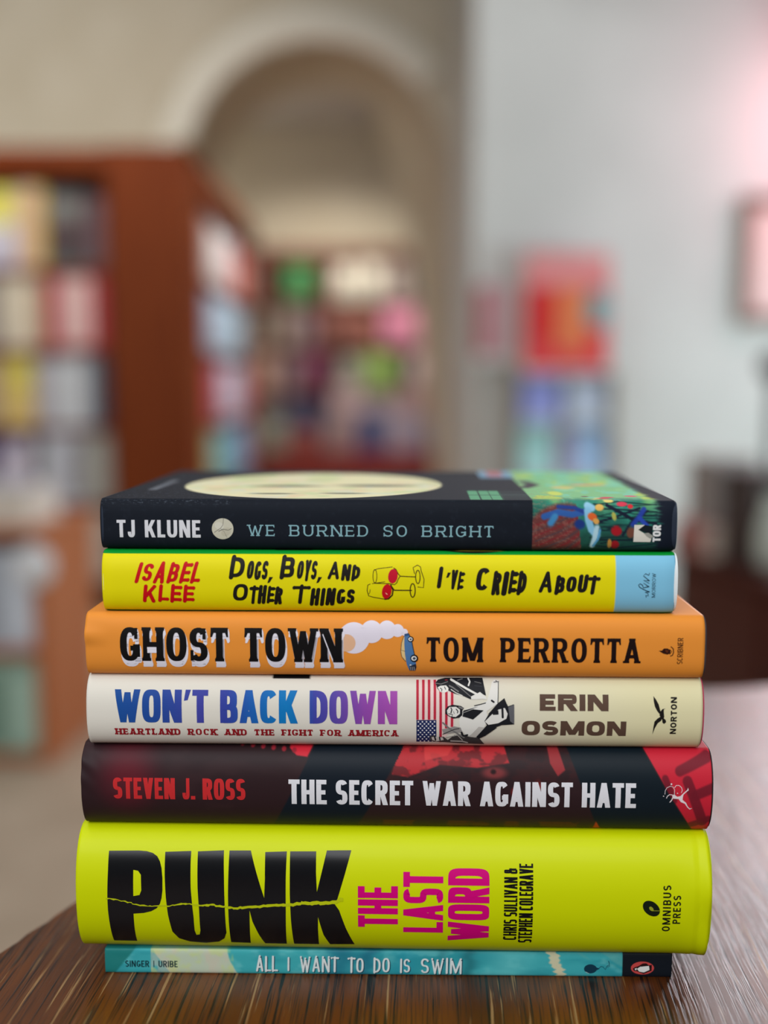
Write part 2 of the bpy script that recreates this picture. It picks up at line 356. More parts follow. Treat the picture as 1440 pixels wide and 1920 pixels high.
  ('E',14.86,4.38,0.31,0.31,0,(225,222,224),2),
  ('E',16.44,4.39,0.31,0.31,0,(225,222,224),2),
  ('E',10.91,3.27,0.31,0.31,0,(225,222,224),2),
  ('E',12.5,3.28,0.31,0.31,0,(225,222,224),2),
  ('E',14.09,3.3,0.31,0.31,0,(225,222,224),2),
  ('E',15.68,3.32,0.31,0.31,0,(225,222,224),2),
  ('P',[[(16.74,26.63),(17.71,27.53),(20.29,28.02),(23.17,28.1),(35.18,28.13),(36.39,22.18),(34.81,22.77),(30.36,20.78),(27.19,22.13),(24.02,22.85),(21.8,23.87),(20.2,23.13),(18.62,23.41),(17.35,24.71)]],(26,27,32),2),
  ('P',[[(17.51,24.99),(18.63,25.56),(20.87,25.71),(21.81,24.73),(21.64,23.72),(20.2,23.13),(18.62,23.41)]],(226,224,216),3),
  ('S',[(18.63,24.72),(19.26,24.29),(19.1,23.71)],0.33,(26,27,32),4),
  ('S',[(20.22,25.15),(20.69,24.3)],0.29,(26,27,32),4),
  ('S',[(22.83,27.56),(25.34,26.41),(29.12,24.49),(32.91,22.61)],0.74,(226,224,216),4),
  ('S',[(24.7,26.14),(27.21,24.34),(30.36,21.84)],0.31,(120,118,116),4),
  ('S',[(29.56,27.95),(30.15,26.96),(29.63,25.76)],0.62,(226,224,216),4),
  ('S',[(25.37,27.32),(27.32,27.82)],0.27,(120,118,116),4),
  ('S',[(22.14,25.58),(23.4,25.03),(25.61,23.6)],0.45,(120,118,116),4),
  ('S',[(22.76,24.31),(24.66,23.15),(27.19,22.13)],0.25,(226,224,216),4),
  ('S',[(16.73,26.37),(18.96,26.11),(21.53,26.92)],0.25,(120,118,116),4),
  ('S',[(32.06,26.97),(34.59,26.46)],0.19,(120,118,116),4),
  ('S',[(32.01,25.63),(34.87,25.37)],0.19,(50,52,58),4),
  ('P',[[(30.52,21.84),(32.91,22.91),(34.03,23.5),(36.23,21.88),(36.7,20.82),(34.8,20.96),(32.26,20.79),(30.67,20.78)]],(226,224,216),4),
  ('P',[[(26.88,16.18),(31.95,18.13),(36.7,20.05),(38.74,26.75),(39.76,27.64),(41.64,27.28),(40.82,19.14),(36.71,16.24),(37.08,12.31),(35.54,9.25),(32.4,7.46),(29.27,5.59),(26.32,9.18),(25.96,12.23)]],(226,224,216),3),
  ('P',[[(27.52,15.53),(31.32,17.01),(35.44,16.56),(32.93,14.26),(31.35,12.87),(29.12,13.58),(27.21,14.06)]],(26,27,32),5),
  ('P',[[(27.67,16.5),(33.21,17.98),(27.2,15.53)]],(26,27,32),5),
  ('P',[[(31.63,18.45),(36.38,19.67),(36.22,19.26),(31.95,18.13)]],(26,27,32),5),
  ('P',[[(20.53,16.78),(21.47,18.06),(23.38,18.71),(26.55,18.26),(27.82,17.47),(27.19,16.5),(27.21,14.55),(25.95,13.56),(23.73,13.21),(21.81,14.18),(20.53,15.16)]],(26,27,32),4),
  ('P',[[(21.16,16.46),(22.11,17.75),(24.65,17.93),(26.24,16.82),(26.25,15.2),(24.67,13.88),(22.77,14.03),(21.49,14.84)]],(226,224,216),5),
  ('S',[(22.75,17.43),(23.07,16.8),(22.76,15.5)],0.45,(26,27,32),6),
  ('S',[(24.81,16.97),(25.45,16.17),(25.3,15.52)],0.41,(26,27,32),6),
  ('S',[(23.7,16.15),(24.03,15.18)],0.25,(120,118,116),6),
  ('S',[(21.8,15.17),(23.4,14.85),(23.08,14.03)],0.33,(26,27,32),6),
  ('S',[(25.92,17.78),(27.19,17.3)],0.62,(120,118,116),6),
  ('P',[[(35.81,12.3),(37.36,14.95),(40.51,18.19),(43.52,21.32),(44.15,19.78),(44.94,18.22),(47.16,19.02),(47.41,11.05),(42.5,10.67),(39.98,9.63),(36.79,10.63)]],(26,27,32),5),
  ('P',[[(35.97,12.14),(38.63,14.96),(41.15,16.92),(43.68,17.58),(44.81,15.33),(44.36,13.36),(41.22,11.51),(37.42,10.8)]],(226,224,216),6),
  ('P',[[(38.78,15.77),(41.15,16.76),(41.32,14.98),(39.11,14.8)]],(26,27,32),7),
  ('S',[(42.73,17.25),(42.92,13.84)],0.82,(26,27,32),7),
  ('P',[[(45.01,17.9),(47.31,18.87),(47.41,11.05),(45.8,12.38)]],(96,96,100),6),
  ('P',[[(37.04,14.95),(40.82,19.29),(43.52,21.32),(43.2,18.21),(38.3,15.61)]],(26,27,32),7),
  ('P',[[(14.57,5.46),(16.0,6.23),(17.13,5.1),(20.0,5.51),(21.64,3.95),(24.14,6.29),(27.32,6.69),(29.9,5.59),(33.75,5.25),(36.17,1.89),(27.47,2.28),(17.17,3.07),(14.76,3.48)]],(60,58,58),3),
  ('P',[[(19.32,8.77),(21.54,9.14),(24.08,10.02),(26.63,9.52),(27.31,7.42),(25.39,7.4),(22.85,7.02),(19.98,6.63)]],(150,146,142),3),
  ('P',[[(32.78,5.62),(36.79,10.63),(40.78,9.63),(36.27,6.03),(33.77,4.67)]],(26,27,32),5),
  ('P',[[(29.9,5.59),(33.62,9.92),(36.49,9.6),(35.93,6.76),(32.47,5.24)]],(190,186,178),4),
  ('P',[[(15.21,5.28),(17.13,5.48),(19.69,5.12),(20.04,3.94),(17.17,3.29),(15.55,3.9)]],(205,200,194),4),
  ('S',[(19.61,11.52),(22.18,9.14),(24.76,7.4),(28.0,5.2)],0.62,(120,118,116),5),
  ('S',[(16.49,5.48),(16.83,3.91)],0.62,(26,27,32),5),
  ('S',[(18.41,5.3),(18.6,3.93)],0.54,(26,27,32),5),
  ('S',[(20.97,5.13),(25.42,6.31),(27.4,4.01)],0.37,(170,166,160),5),
  ('S',[(22.93,3.55),(27.42,3.39),(29.37,2.76)],0.62,(180,176,170),5),
  ('S',[(19.67,6.63),(24.09,8.81),(26.0,9.17)],0.29,(26,27,32),5),
  ('S',[(26.99,7.41),(27.66,5.95),(29.24,6.34)],0.82,(26,27,32),5),
  ('S',[(40.37,27.27),(41.29,26.76),(40.98,19.45)],0.27,(26,27,32),5),
  ('S',[(39.54,26.8),(41.47,27.02)],0.31,(120,118,116),5),
  ('S',[(38.6,20.37),(39.39,19.82)],0.72,(26,27,32),5),
 ],
 ('B5', 'author_lettering'): [
  ('T','STEVEN J. ROSS',(-111.49,12.81,-58.69,21.47),{'a': 0.2,'b': 0.17,'n': 3,'serif': (0,0),'sp': 0.13,'gap': 0.5},(196,44,46),0,0),
 ],
 ('B5', 'title_lettering'): [
  ('T','THE SECRET WAR AGAINST HATE',(-41.56,11.4,94.99,21.47),{'a': 0.2,'b': 0.175,'n': 3,'serif': (0,0),'sp': 0.14,'gap': 0.45},(222,222,226),0,0),
 ],
 ('B5', 'publisher_emblem'): [
  ('P',[[(108.96,16.29),(109.92,17.07),(110.92,16.31),(112.13,16.58),(113.08,17.61),(114.75,19.15),(115.02,20.02),(115.29,19.03),(114.28,18.14),(113.33,17.23),(113.12,16.34),(113.04,15.04),(114.44,13.88),(115.13,12.43),(115.92,11.49),(117.02,11.59),(115.96,11.03),(115.04,11.89),(113.97,13.48),(112.47,14.12),(111.44,15.41),(109.48,15.52)]],(226,214,216),0),
  ('S',[(109.45,16.29),(108.94,17.05),(107.96,17.17),(107.12,16.52),(106.78,15.74)],0.29,(226,214,216),0),
  ('S',[(109.22,15.9),(108.77,14.86),(108.19,14.07)],0.37,(226,214,216),0),
  ('S',[(106.12,17.27),(106.21,18.8),(106.92,19.93),(108.14,20.51),(109.24,20.2),(109.82,19.09),(109.73,16.81)],0.19,(226,214,216),0),
  ('S',[(109.8,19.96),(110.45,20.83),(111.55,20.85),(112.54,19.99),(112.8,18.87),(112.45,17.99)],0.23,(226,214,216),0),
  ('E',109.64,16.6,0.62,0.54,0,(226,214,216),0),
  ('E',108.57,21.3,0.33,0.33,0,(226,214,216),0),
  ('E',105.61,16.5,0.21,0.21,0,(226,214,216),0),
  ('E',111.0,17.72,0.21,0.21,0,(226,214,216),0),
 ],
 ('B6', 'title_lettering'): [
  ('P',[[(-112.23,43.79),(-100.2,44.0),(-97.06,43.81),(-94.6,43.23),(-92.73,42.09),(-91.56,40.28),(-90.83,37.84),(-90.39,34.03),(-90.4,29.16),(-90.82,25.95),(-91.51,23.6),(-92.82,21.68),(-95.11,20.29),(-98.27,19.45),(-102.3,19.09),(-102.39,12.31),(-102.38,5.14),(-111.78,5.19),(-112.15,13.22),(-112.48,20.39),(-112.51,26.08),(-112.21,36.72)],[(-102.08,37.02),(-100.21,36.71),(-99.02,35.2),(-98.84,29.04),(-99.59,27.11),(-102.09,26.61)]],(6,6,9),0),
  ('P',[[(-89.66,43.67),(-79.28,44.09),(-79.31,40.43),(-79.14,30.23),(-78.31,18.0),(-78.29,11.66),(-77.8,9.34),(-76.43,9.61),(-75.97,11.71),(-75.97,20.99),(-76.39,30.27),(-76.61,43.97),(-66.26,44.46),(-65.88,34.8),(-65.67,21.16),(-65.59,10.77),(-66.6,7.71),(-69.1,5.58),(-74.68,4.49),(-80.86,5.27),(-85.05,7.28),(-87.31,10.91),(-88.5,18.82),(-89.12,26.44),(-89.52,35.33)]],(6,6,9),0),
  ('P',[[(-64.03,44.41),(-55.52,44.51),(-49.92,26.58),(-49.63,34.17),(-49.74,44.05),(-41.17,44.37),(-41.35,35.14),(-41.43,21.56),(-41.79,4.8),(-50.5,4.87),(-52.54,9.87),(-54.85,16.39),(-55.84,21.33),(-56.02,14.28),(-56.32,5.02),(-64.2,5.26),(-64.31,17.24),(-64.3,27.74),(-64.14,36.52)]],(6,6,9),0),
  ('P',[[(-39.85,44.39),(-29.51,44.51),(-29.41,36.98),(-29.02,29.36),(-25.29,44.85),(-15.59,45.03),(-18.06,36.3),(-20.94,26.57),(-22.01,24.52),(-20.27,21.91),(-17.74,13.93),(-14.45,5.25),(-24.3,4.98),(-26.7,10.41),(-28.68,18.86),(-28.81,13.72),(-28.79,4.85),(-38.82,4.88),(-39.49,17.67),(-39.76,28.11),(-39.79,36.84)]],(6,6,9),0),
  ('P',[[(-113.15,25.75),(-112.35,25.71),(-111.55,25.64),(-110.04,25.5),(-109.24,25.43),(-108.45,25.19),(-106.95,24.62),(-106.15,24.7),(-105.34,24.71),(-104.47,24.2),(-103.67,24.16),(-102.87,24.14),(-102.54,23.55),(-101.74,23.37),(-100.94,23.44),(-99.44,22.99),(-98.64,23.11),(-97.84,23.11),(-96.34,22.6),(-95.53,22.87),(-94.74,22.6),(-93.67,22.83),(-92.86,22.88),(-92.06,22.95),(-90.81,23.18),(-90.01,23.16),(-89.21,23.11),(-89.22,22.9),(-88.42,22.85),(-87.62,22.85),(-86.54,23.33),(-85.74,23.3),(-84.94,23.5),(-83.86,23.82),(-83.06,24.09),(-82.26,23.99),(-81.19,24.07),(-80.4,23.89),(-79.6,23.99),(-78.54,23.71),(-77.75,23.67),(-76.94,23.81),(-75.89,23.44),(-75.09,23.35),(-74.29,23.5),(-73.67,23.58),(-72.87,23.78),(-72.07,23.71),(-71.45,23.82),(-70.65,23.98),(-69.85,23.93),(-69.24,23.42),(-68.45,23.3),(-67.65,23.49),(-67.03,23.3),(-66.24,23.06),(-65.44,23.22),(-64.39,22.83),(-63.59,22.98),(-62.8,22.78),(-62.18,22.53),(-61.39,22.52),(-60.59,22.53),(-59.52,23.08),(-58.72,22.87),(-57.92,23.03),(-56.42,23.25),(-55.62,23.34),(-54.82,23.35),(-53.32,23.51),(-52.52,23.37),(-51.73,23.45),(-50.22,23.96),(-49.43,23.81),(-48.63,24.03),(-45.8,24.21),(-45.0,24.35),(-44.21,24.19),(-43.15,24.32),(-42.35,24.51),(-41.56,24.33),(-40.06,24.7),(-39.27,24.61),(-38.47,24.53),(-36.97,25.25),(-36.18,25.05),(-35.38,25.06),(-35.2,25.58),(-34.41,25.38),(-33.62,25.54),(-32.56,25.37),(-31.77,25.21),(-30.98,25.53),(-29.92,25.64),(-29.13,25.8),(-28.34,25.65),(-27.72,25.46),(-26.93,25.5),(-26.14,25.64),(-25.52,25.78),(-24.73,25.67),(-23.94,25.61),(-22.88,26.08),(-22.09,26.08),(-21.3,26.1),(-20.24,27.35),(-19.45,27.31),(-18.66,27.16),(-18.66,25.61),(-19.45,25.67),(-20.25,25.51),(-21.31,24.65),(-22.1,24.53),(-22.89,24.58),(-23.95,24.34),(-24.74,24.25),(-25.53,24.31),(-26.15,24.13),(-26.94,24.06),(-27.73,23.94),(-28.35,24.43),(-29.14,24.17),(-29.93,24.15),(-30.99,23.79),(-31.78,24.05),(-32.58,23.95),(-33.63,24.14),(-34.42,24.17),(-35.22,24.15),(-35.4,23.87),(-36.19,23.75),(-36.98,23.86),(-38.49,23.21),(-39.28,23.41),(-40.08,23.42),(-41.58,23.22),(-42.37,23.14),(-43.17,23.29),(-44.23,23.11),(-45.02,23.13),(-45.82,23.2),(-48.65,22.79),(-49.44,22.84),(-50.24,22.84),(-51.75,22.28),(-52.54,22.51),(-53.34,22.38),(-54.85,22.21),(-55.64,22.29),(-56.44,22.28),(-57.95,21.94),(-58.75,21.76),(-59.54,22.05),(-60.61,21.54),(-61.41,21.66),(-62.21,21.61),(-62.81,22.04),(-63.62,21.84),(-64.41,21.84),(-65.46,22.51),(-66.26,22.32),(-67.06,22.39),(-67.67,22.54),(-68.47,22.6),(-69.27,22.55),(-69.87,23.13),(-70.67,23.14),(-71.47,23.18),(-72.1,22.7),(-72.9,22.72),(-73.69,22.95),(-74.32,22.68),(-75.11,22.8),(-75.91,22.77),(-76.97,22.94),(-77.77,22.93),(-78.56,23.14),(-79.61,23.52),(-80.41,23.51),(-81.22,23.25),(-82.28,23.47),(-83.08,23.23),(-83.88,23.15),(-84.95,23.0),(-85.76,22.81),(-86.55,22.92),(-87.64,22.43),(-88.44,22.28),(-89.23,22.54),(-89.23,22.55),(-90.03,22.56),(-90.83,22.56),(-92.08,22.37),(-92.88,22.43),(-93.68,22.44),(-94.75,22.28),(-95.55,22.35),(-96.35,22.37),(-97.86,22.44),(-98.66,22.48),(-99.46,22.42),(-100.96,22.89),(-101.75,23.01),(-102.55,23.15),(-102.89,23.71),(-103.68,23.88),(-104.49,23.64),(-105.36,24.14),(-106.16,24.37),(-106.96,24.25),(-108.46,24.88),(-109.25,24.95),(-110.06,24.74),(-111.56,25.34),(-112.37,25.15),(-113.17,25.16)]],(186,196,10),2),
 ],
 ('B6', 'subtitle_lettering'): [
  ('T','THE',(-12.84,14.68,2.96,32.16),{'a': 0.165,'b': 0.17,'n': 4.5,'serif': (0,0),'sp': 0.1,'gap': 0.5},(206,0,118),90,0),
  ('T','LAST',(5.06,12.44,20.8,37.71),{'a': 0.165,'b': 0.165,'n': 4.5,'serif': (0,0),'sp': 0.08,'gap': 0.5},(206,0,118),90,0),
  ('T','WORD',(22.69,8.34,38.92,39.31),{'a': 0.17,'b': 0.165,'n': 4.5,'serif': (0,0),'sp': 0.08,'gap': 0.5},(206,0,118),90,0),
 ],
 ('B6', 'author_lettering'): [
  ('T','CHRIS SULLIVAN &',(44.66,9.29,49.88,39.52),{'a': 0.16,'b': 0.13,'n': 4,'serif': (0,0),'sp': 0.1,'gap': 0.4},(6,6,9),90,0),
  ('T','STEPHEN COLEGRAVE',(50.61,7.95,56.03,41.31),{'a': 0.16,'b': 0.13,'n': 4,'serif': (0,0),'sp': 0.1,'gap': 0.4},(6,6,9),90,0),
 ],
 ('B6', 'publisher_emblem'): [
  ('T','OMNIBUS',(106.67,14.79,109.78,33.98),{'a': 0.2,'b': 0.17,'n': 2.1,'serif': (0,0),'sp': 0.35,'gap': 0.5},(16,20,8),90,0),
  ('T','PRESS',(110.63,18.26,113.62,30.07),{'a': 0.2,'b': 0.17,'n': 2.1,'serif': (0,0),'sp': 0.3,'gap': 0.5},(16,20,8),90,0),
  ('E',102.18,24.58,3.83,2.69,-42,(14,24,10),0),
  ('E',102.19,24.49,1.08,0.66,-48,(150,158,40),1),
  ('S',[(102.36,23.71),(105.57,23.74)],0.21,(150,158,40),1),
 ],
 ('B7', 'author_lettering'): [
  ('T','SINGER | URIBE',(-106.85,2.88,-85.47,5.65),{'a': 0.17,'b': 0.15,'n': 2.1,'serif': (0,0),'sp': 0.2,'gap': 0.7},(16,48,56),0,0),
 ],
 ('B7', 'title_lettering'): [
  ('T','ALL',(-53.1,1.34,-44.41,7.61),{'a': 0.13,'b': 0.11,'n': 2.6,'serif': (0,0),'rnd': 1,'shear': 0.02,'jit': 0.03,'sp': 0.25,'gap': 0.5},(20,66,84),0,0),
  ('T','I',(-40.28,1.68,-39.52,7.24),{'a': 0.13,'b': 0.11,'n': 2.6,'serif': (0,0),'rnd': 1,'shear': 0.02,'jit': 0.03,'sp': 0.25,'gap': 0.5},(20,66,84),0,0),
  ('T','WANT',(-35.28,1.3,-19.65,7.57),{'a': 0.13,'b': 0.11,'n': 2.6,'serif': (0,0),'rnd': 1,'shear': 0.02,'jit': 0.03,'sp': 0.25,'gap': 0.5},(20,66,84),0,0),
  ('T','TO',(-15.52,1.19,-9.23,7.47),{'a': 0.13,'b': 0.11,'n': 2.6,'serif': (0,0),'rnd': 1,'shear': 0.02,'jit': 0.03,'sp': 0.25,'gap': 0.5},(20,66,84),0,0),
  ('T','DO',(-5.33,1.04,1.39,7.34),{'a': 0.13,'b': 0.11,'n': 2.6,'serif': (0,0),'rnd': 1,'shear': 0.02,'jit': 0.03,'sp': 0.25,'gap': 0.5},(20,66,84),0,0),
  ('T','IS',(5.5,1.14,9.62,6.97),{'a': 0.13,'b': 0.11,'n': 2.6,'serif': (0,0),'rnd': 1,'shear': 0.02,'jit': 0.03,'sp': 0.25,'gap': 0.5},(20,66,84),0,0),
  ('T','SWIM',(13.95,1.03,30.61,7.32),{'a': 0.13,'b': 0.11,'n': 2.6,'serif': (0,0),'rnd': 1,'shear': 0.02,'jit': 0.03,'sp': 0.25,'gap': 0.5},(20,66,84),0,0),
  ('T','ALL',(-53.45,1.64,-44.75,7.88),{'a': 0.13,'b': 0.11,'n': 2.6,'serif': (0,0),'rnd': 1,'shear': 0.02,'jit': 0.03,'sp': 0.25,'gap': 0.5},(222,230,228),0,2),
  ('T','I',(-40.62,1.97,-39.86,7.51),{'a': 0.13,'b': 0.11,'n': 2.6,'serif': (0,0),'rnd': 1,'shear': 0.02,'jit': 0.03,'sp': 0.25,'gap': 0.5},(222,230,228),0,2),
  ('T','WANT',(-35.63,1.6,-19.99,7.84),{'a': 0.13,'b': 0.11,'n': 2.6,'serif': (0,0),'rnd': 1,'shear': 0.02,'jit': 0.03,'sp': 0.25,'gap': 0.5},(222,230,228),0,2),
  ('T','TO',(-15.87,1.49,-9.58,7.74),{'a': 0.13,'b': 0.11,'n': 2.6,'serif': (0,0),'rnd': 1,'shear': 0.02,'jit': 0.03,'sp': 0.25,'gap': 0.5},(222,230,228),0,2),
  ('T','DO',(-5.68,1.35,1.04,7.61),{'a': 0.13,'b': 0.11,'n': 2.6,'serif': (0,0),'rnd': 1,'shear': 0.02,'jit': 0.03,'sp': 0.25,'gap': 0.5},(222,230,228),0,2),
  ('T','IS',(5.16,1.44,9.27,7.24),{'a': 0.13,'b': 0.11,'n': 2.6,'serif': (0,0),'rnd': 1,'shear': 0.02,'jit': 0.03,'sp': 0.25,'gap': 0.5},(222,230,228),0,2),
  ('T','SWIM',(13.6,1.33,30.26,7.59),{'a': 0.13,'b': 0.11,'n': 2.6,'serif': (0,0),'rnd': 1,'shear': 0.02,'jit': 0.03,'sp': 0.25,'gap': 0.5},(222,230,228),0,2),
 ],
 ('B7', 'balloon_drawing'): [
  ('E',82.3,3.66,2.59,1.97,0,(16,54,72),0),
  ('P',[[(84.44,4.48),(85.96,3.81),(84.9,3.11)]],(16,54,72),1),
  ('S',[(80.39,2.37),(81.71,1.66)],0.25,(150,190,190),2),
  ('S',[(85.53,3.81),(86.58,4.73),(87.45,4.51),(88.34,3.37),(88.95,4.98),(89.58,5.44),(89.18,4.3),(90.03,4.76),(89.77,6.36),(89.54,7.04)],0.23,(16,54,72),0),
 ],
 ('B7', 'publisher_emblem'): [
  ('E',103.28,4.19,4.66,2.79,0,(196,72,70),0),
  ('P',[[(99.38,3.97),(100.33,4.62),(101.39,4.94),(103.33,6.17),(104.76,6.3),(105.86,5.36),(107.0,5.67),(107.01,3.08),(105.95,2.68),(103.84,1.67),(102.37,2.26),(101.1,2.83),(99.84,3.01)]],(40,14,16),1),
  ('P',[[(101.07,3.87),(102.3,4.76),(105.87,5.17),(106.13,3.45),(103.81,2.35),(102.0,2.72)]],(226,226,222),2),
  ('P',[[(100.17,3.97),(100.95,4.25),(100.9,3.41),(100.36,3.33)]],(226,226,222),2),
 ],
}
BOOK = {
 'B7': {'yaw': -0.01571, 'Xc': 0.00134, 'Y': 0.4175, 'z': 0.75, 'T': 0.0105, 'b': 0.0015, 'n': 4, 'W': 0.19, 'L': 0.23026},
 'B6': {'yaw': -0.03142, 'Xc': 0.00251, 'Y': 0.408, 'z': 0.7605, 'T': 0.0519, 'b': 0.0145, 'n': 2.2, 'W': 0.19, 'L': 0.2502},
 'B5': {'yaw': -0.03142, 'Xc': 0.00378, 'Y': 0.413, 'z': 0.8124, 'T': 0.0337, 'b': 0.0095, 'n': 2.2, 'W': 0.155, 'L': 0.24861},
 'B4': {'yaw': -0.02269, 'Xc': 0.00338, 'Y': 0.413, 'z': 0.8461, 'T': 0.029, 'b': 0.0085, 'n': 2.3, 'W': 0.155, 'L': 0.24083},
 'B3': {'yaw': -0.02793, 'Xc': 0.00337, 'Y': 0.413, 'z': 0.8751, 'T': 0.0251, 'b': 0.007, 'n': 3, 'W': 0.155, 'L': 0.24029},
 'B2': {'yaw': -0.02443, 'Xc': 0.00113, 'Y': 0.415, 'z': 0.9002, 'T': 0.0242, 'b': 0.0065, 'n': 2.6, 'W': 0.142, 'L': 0.22252},
 'B1': {'yaw': -0.0384, 'Xc': 0.0003, 'Y': 0.4185, 'z': 0.9244, 'T': 0.02, 'b': 0.0055, 'n': 3.2, 'W': 0.142, 'L': 0.22361},
}
# ---------------------------------------------------------------- lettering: capitals drawn as broad-pen strokes
GW = dict(A=1.08, B=1, C=.98, D=1.02, E=.84, F=.82, G=1.04, H=1.06, J=.72, K=1.06, L=.78, M=1.38, N=1.1, O=1.06, P=.96, R=1.02, S=.94, T=.9, U=1.02, V=1.05, W=1.5, Y=1.02)

def sup(t, n):
    c, s = math.cos(t), math.sin(t)
    return math.copysign(abs(c) ** (2 / n), c), math.copysign(abs(s) ** (2 / n), s)

def ring(cx, cy, rx, ry, a, b, t0, t1, n, seg=18):
    ps = []
    o, i = [], []
    for k in range(seg + 1):
        c, s = sup(R(t0 + (t1 - t0) * k / seg), n)
        o.append((cx + rx * c, cy + ry * s)); i.append((cx + max(rx - a, .02 * rx) * c, cy + max(ry - b, .02 * ry) * s))
    for k in range(seg): ps.append([o[k], o[k + 1], i[k + 1], i[k]])
    return ps

def glyph(ch, w, h, a, b, n, serif, rnd):
    P = []
    sl, stt = serif[0] * h, serif[1] * h
    dots = []
    def Q(x0, y0, x1, y1): P.append([(x0, y0), (x1, y0), (x1, y1), (x0, y1)])
    def foot(x, top):
        if sl:
            y0 = h - stt if top else 0
            Q(x - sl, y0, x + a + sl, y0 + stt)
            y1 = y0 + (-stt * .7 if top else stt)
            if top: P.append([(x - sl * .45, y0), (x, y0 - stt * .8), (x + a, y0 - stt * .8), (x + a + sl * .45, y0)])
            else: P.append([(x - sl * .45, stt), (x, stt * 1.8), (x + a, stt * 1.8), (x + a + sl * .45, stt)])
    def V(x, y0=0, y1=None, s=True):
        y1 = h if y1 is None else y1
        Q(x, y0, x + a, y1)
        if rnd: dots.extend([(x + a / 2, y0), (x + a / 2, y1)])
        if s:
            if y0 < .01 * h: foot(x, False)
            if y1 > .99 * h: foot(x, True)
    def H(y, x0, x1, tick=0):
        Q(x0, y, x1, y + b)
        if rnd: dots.append((x1, y + b / 2))
        if sl and tick:
            tw = max(stt, sl) * .9
            if tick > 0: P.append([(x1 - tw, y), (x1, y), (x1 + sl * .3, y - .12 * h), (x1 - tw * .5, y - .12 * h)])
            else: P.append([(x1 - tw, y + b), (x1, y + b), (x1 + sl * .3, y + b + .12 * h), (x1 - tw * .5, y + b + .12 * h)])
    def D(x0, y0, x1, y1, k=1.0):
        aw = k * a * (1 + ((x1 - x0) / (y1 - y0)) ** 2) ** .5 * .96
        P.append([(x0 - aw / 2, y0), (x0 + aw / 2, y0), (x1 + aw / 2, y1), (x1 - aw / 2, y1)])
        if rnd: dots.extend([(x0, y0), (x1, y1)])
        if sl:
            for x, y in ((x0, y0), (x1, y1)):
                if y < .01 * h: Q(x - aw / 2 - sl, 0, x + aw / 2 + sl, stt)
                elif y > .99 * h and k != 1.01: Q(x - aw / 2 - sl, h - stt, x + aw / 2 + sl, h)
    def bowl(x0, x1, y0, y1):
        xc = max(x0, x1 - (y1 - y0) * .5)
        P.extend(ring(xc, (y0 + y1) / 2, x1 - xc, (y1 - y0) / 2, a, b, -90, 90, n))
        if xc > x0:
            Q(x0, y0, xc, y0 + b); Q(x0, y1 - b, xc, y1)
    if ch == 'A':
        D(a / 2, 0, w / 2, h); D(w - a / 2, 0, w / 2, h, 1.01); H(.2 * h, w * .22, w * .78)
        if rnd: dots.pop()
    elif ch == 'B': V(0); bowl(a * .5, w * .96, h * .5 - b * .5, h); bowl(a * .5, w, 0, h * .5 + b * .5)
    elif ch in 'CG':
        P.extend(ring(w / 2, h / 2, w / 2, h / 2, a, b, 38, 322 if ch == 'C' else 360, n, 26))
        if ch == 'G': Q(w - a, h * .12, w, h * .46); Q(w * .52, h * .46 - b, w, h * .46)
        if sl: Q(w - a * .8, h * .66, w - a * .8 + max(stt, .06 * h), h * .98)
    elif ch == 'D': V(0); bowl(a * .5, w, 0, h)
    elif ch == 'E': V(0); H(0, 0, w, -1); H(h / 2 - b / 2, 0, w * .88); H(h - b, 0, w * .97, 1)
    elif ch == 'F': V(0); H(h * .46 - b / 2, 0, w * .86); H(h - b, 0, w, 1)
    elif ch == 'H': V(0); V(w - a); H(h / 2 - b / 2, a / 2, w - a / 2)
    elif ch in 'I|': V(0)
    elif ch == 'J': V(w - a, h * .3, h); P.extend(ring(w / 2, h * .32, w / 2, h * .32, a, b, 180, 360, n))
    elif ch == 'K': V(0); D(a * .9, h * .36, w - a * .55, h); D(w - a * .5, 0, w * .47, h * .6, 1.05)
    elif ch == 'L': V(0); H(0, 0, w, -1)
    elif ch == 'M': V(0); V(w - a); D(w / 2, h * .06, a * .55, h, 1.01); D(w / 2, h * .06, w - a * .55, h, 1.01)
    elif ch == 'N': V(0); V(w - a); D(w - a * .6, 0, a * .6, h, 1.01)
    elif ch == 'O': P.extend(ring(w / 2, h / 2, w / 2, h / 2, a, b, 0, 360, n, 36))
    elif ch == 'P': V(0); bowl(a * .5, w, h * .4, h)
    elif ch == 'R': V(0); bowl(a * .5, w * .97, h * .42, h); D(w - a * .5, 0, w * .55, h * .46)
    elif ch == 'S':
        r = (h - b) / 4; rx = (w - a) / 2
        pts = []
        for k in range(15):
            c, s = sup(R(28 + (270 - 28) * k / 14), n * .9); pts.append((w / 2 + rx * c, h - b / 2 - r + r * s))
        for k in range(1, 15):
            c, s = sup(R(90 - (270 - 28) * k / 14), n * .9); pts.append((w / 2 + rx * c, b / 2 + r + r * s))
        P.extend(stroke(pts, a, b))
        if rnd: dots.extend([pts[0], pts[-1]])
        if sl:
            Q(w - a * .75, h * .66, w - a * .75 + max(stt, .06 * h), h * .98); Q(a * .1, .02 * h, a * .1 + max(stt, .06 * h), h * .34)
    elif ch == 'T':
        V(w / 2 - a / 2); H(h - b, 0, w, 1)
        if sl: P.append([(0, h - b), (max(stt, sl), h - b), (max(stt, sl) * .5, h - b - .12 * h), (-sl * .3, h - b - .12 * h)])
        if rnd: dots.append((0, h - b / 2))
    elif ch == 'U': V(0, h * .38, h); V(w - a, h * .38, h); P.extend(ring(w / 2, h * .4, w / 2, h * .4, a, b, 180, 360, n))
    elif ch == 'V': D(w / 2, 0, a / 2, h); D(w / 2, 0, w - a / 2, h, 1)
    elif ch == 'W':
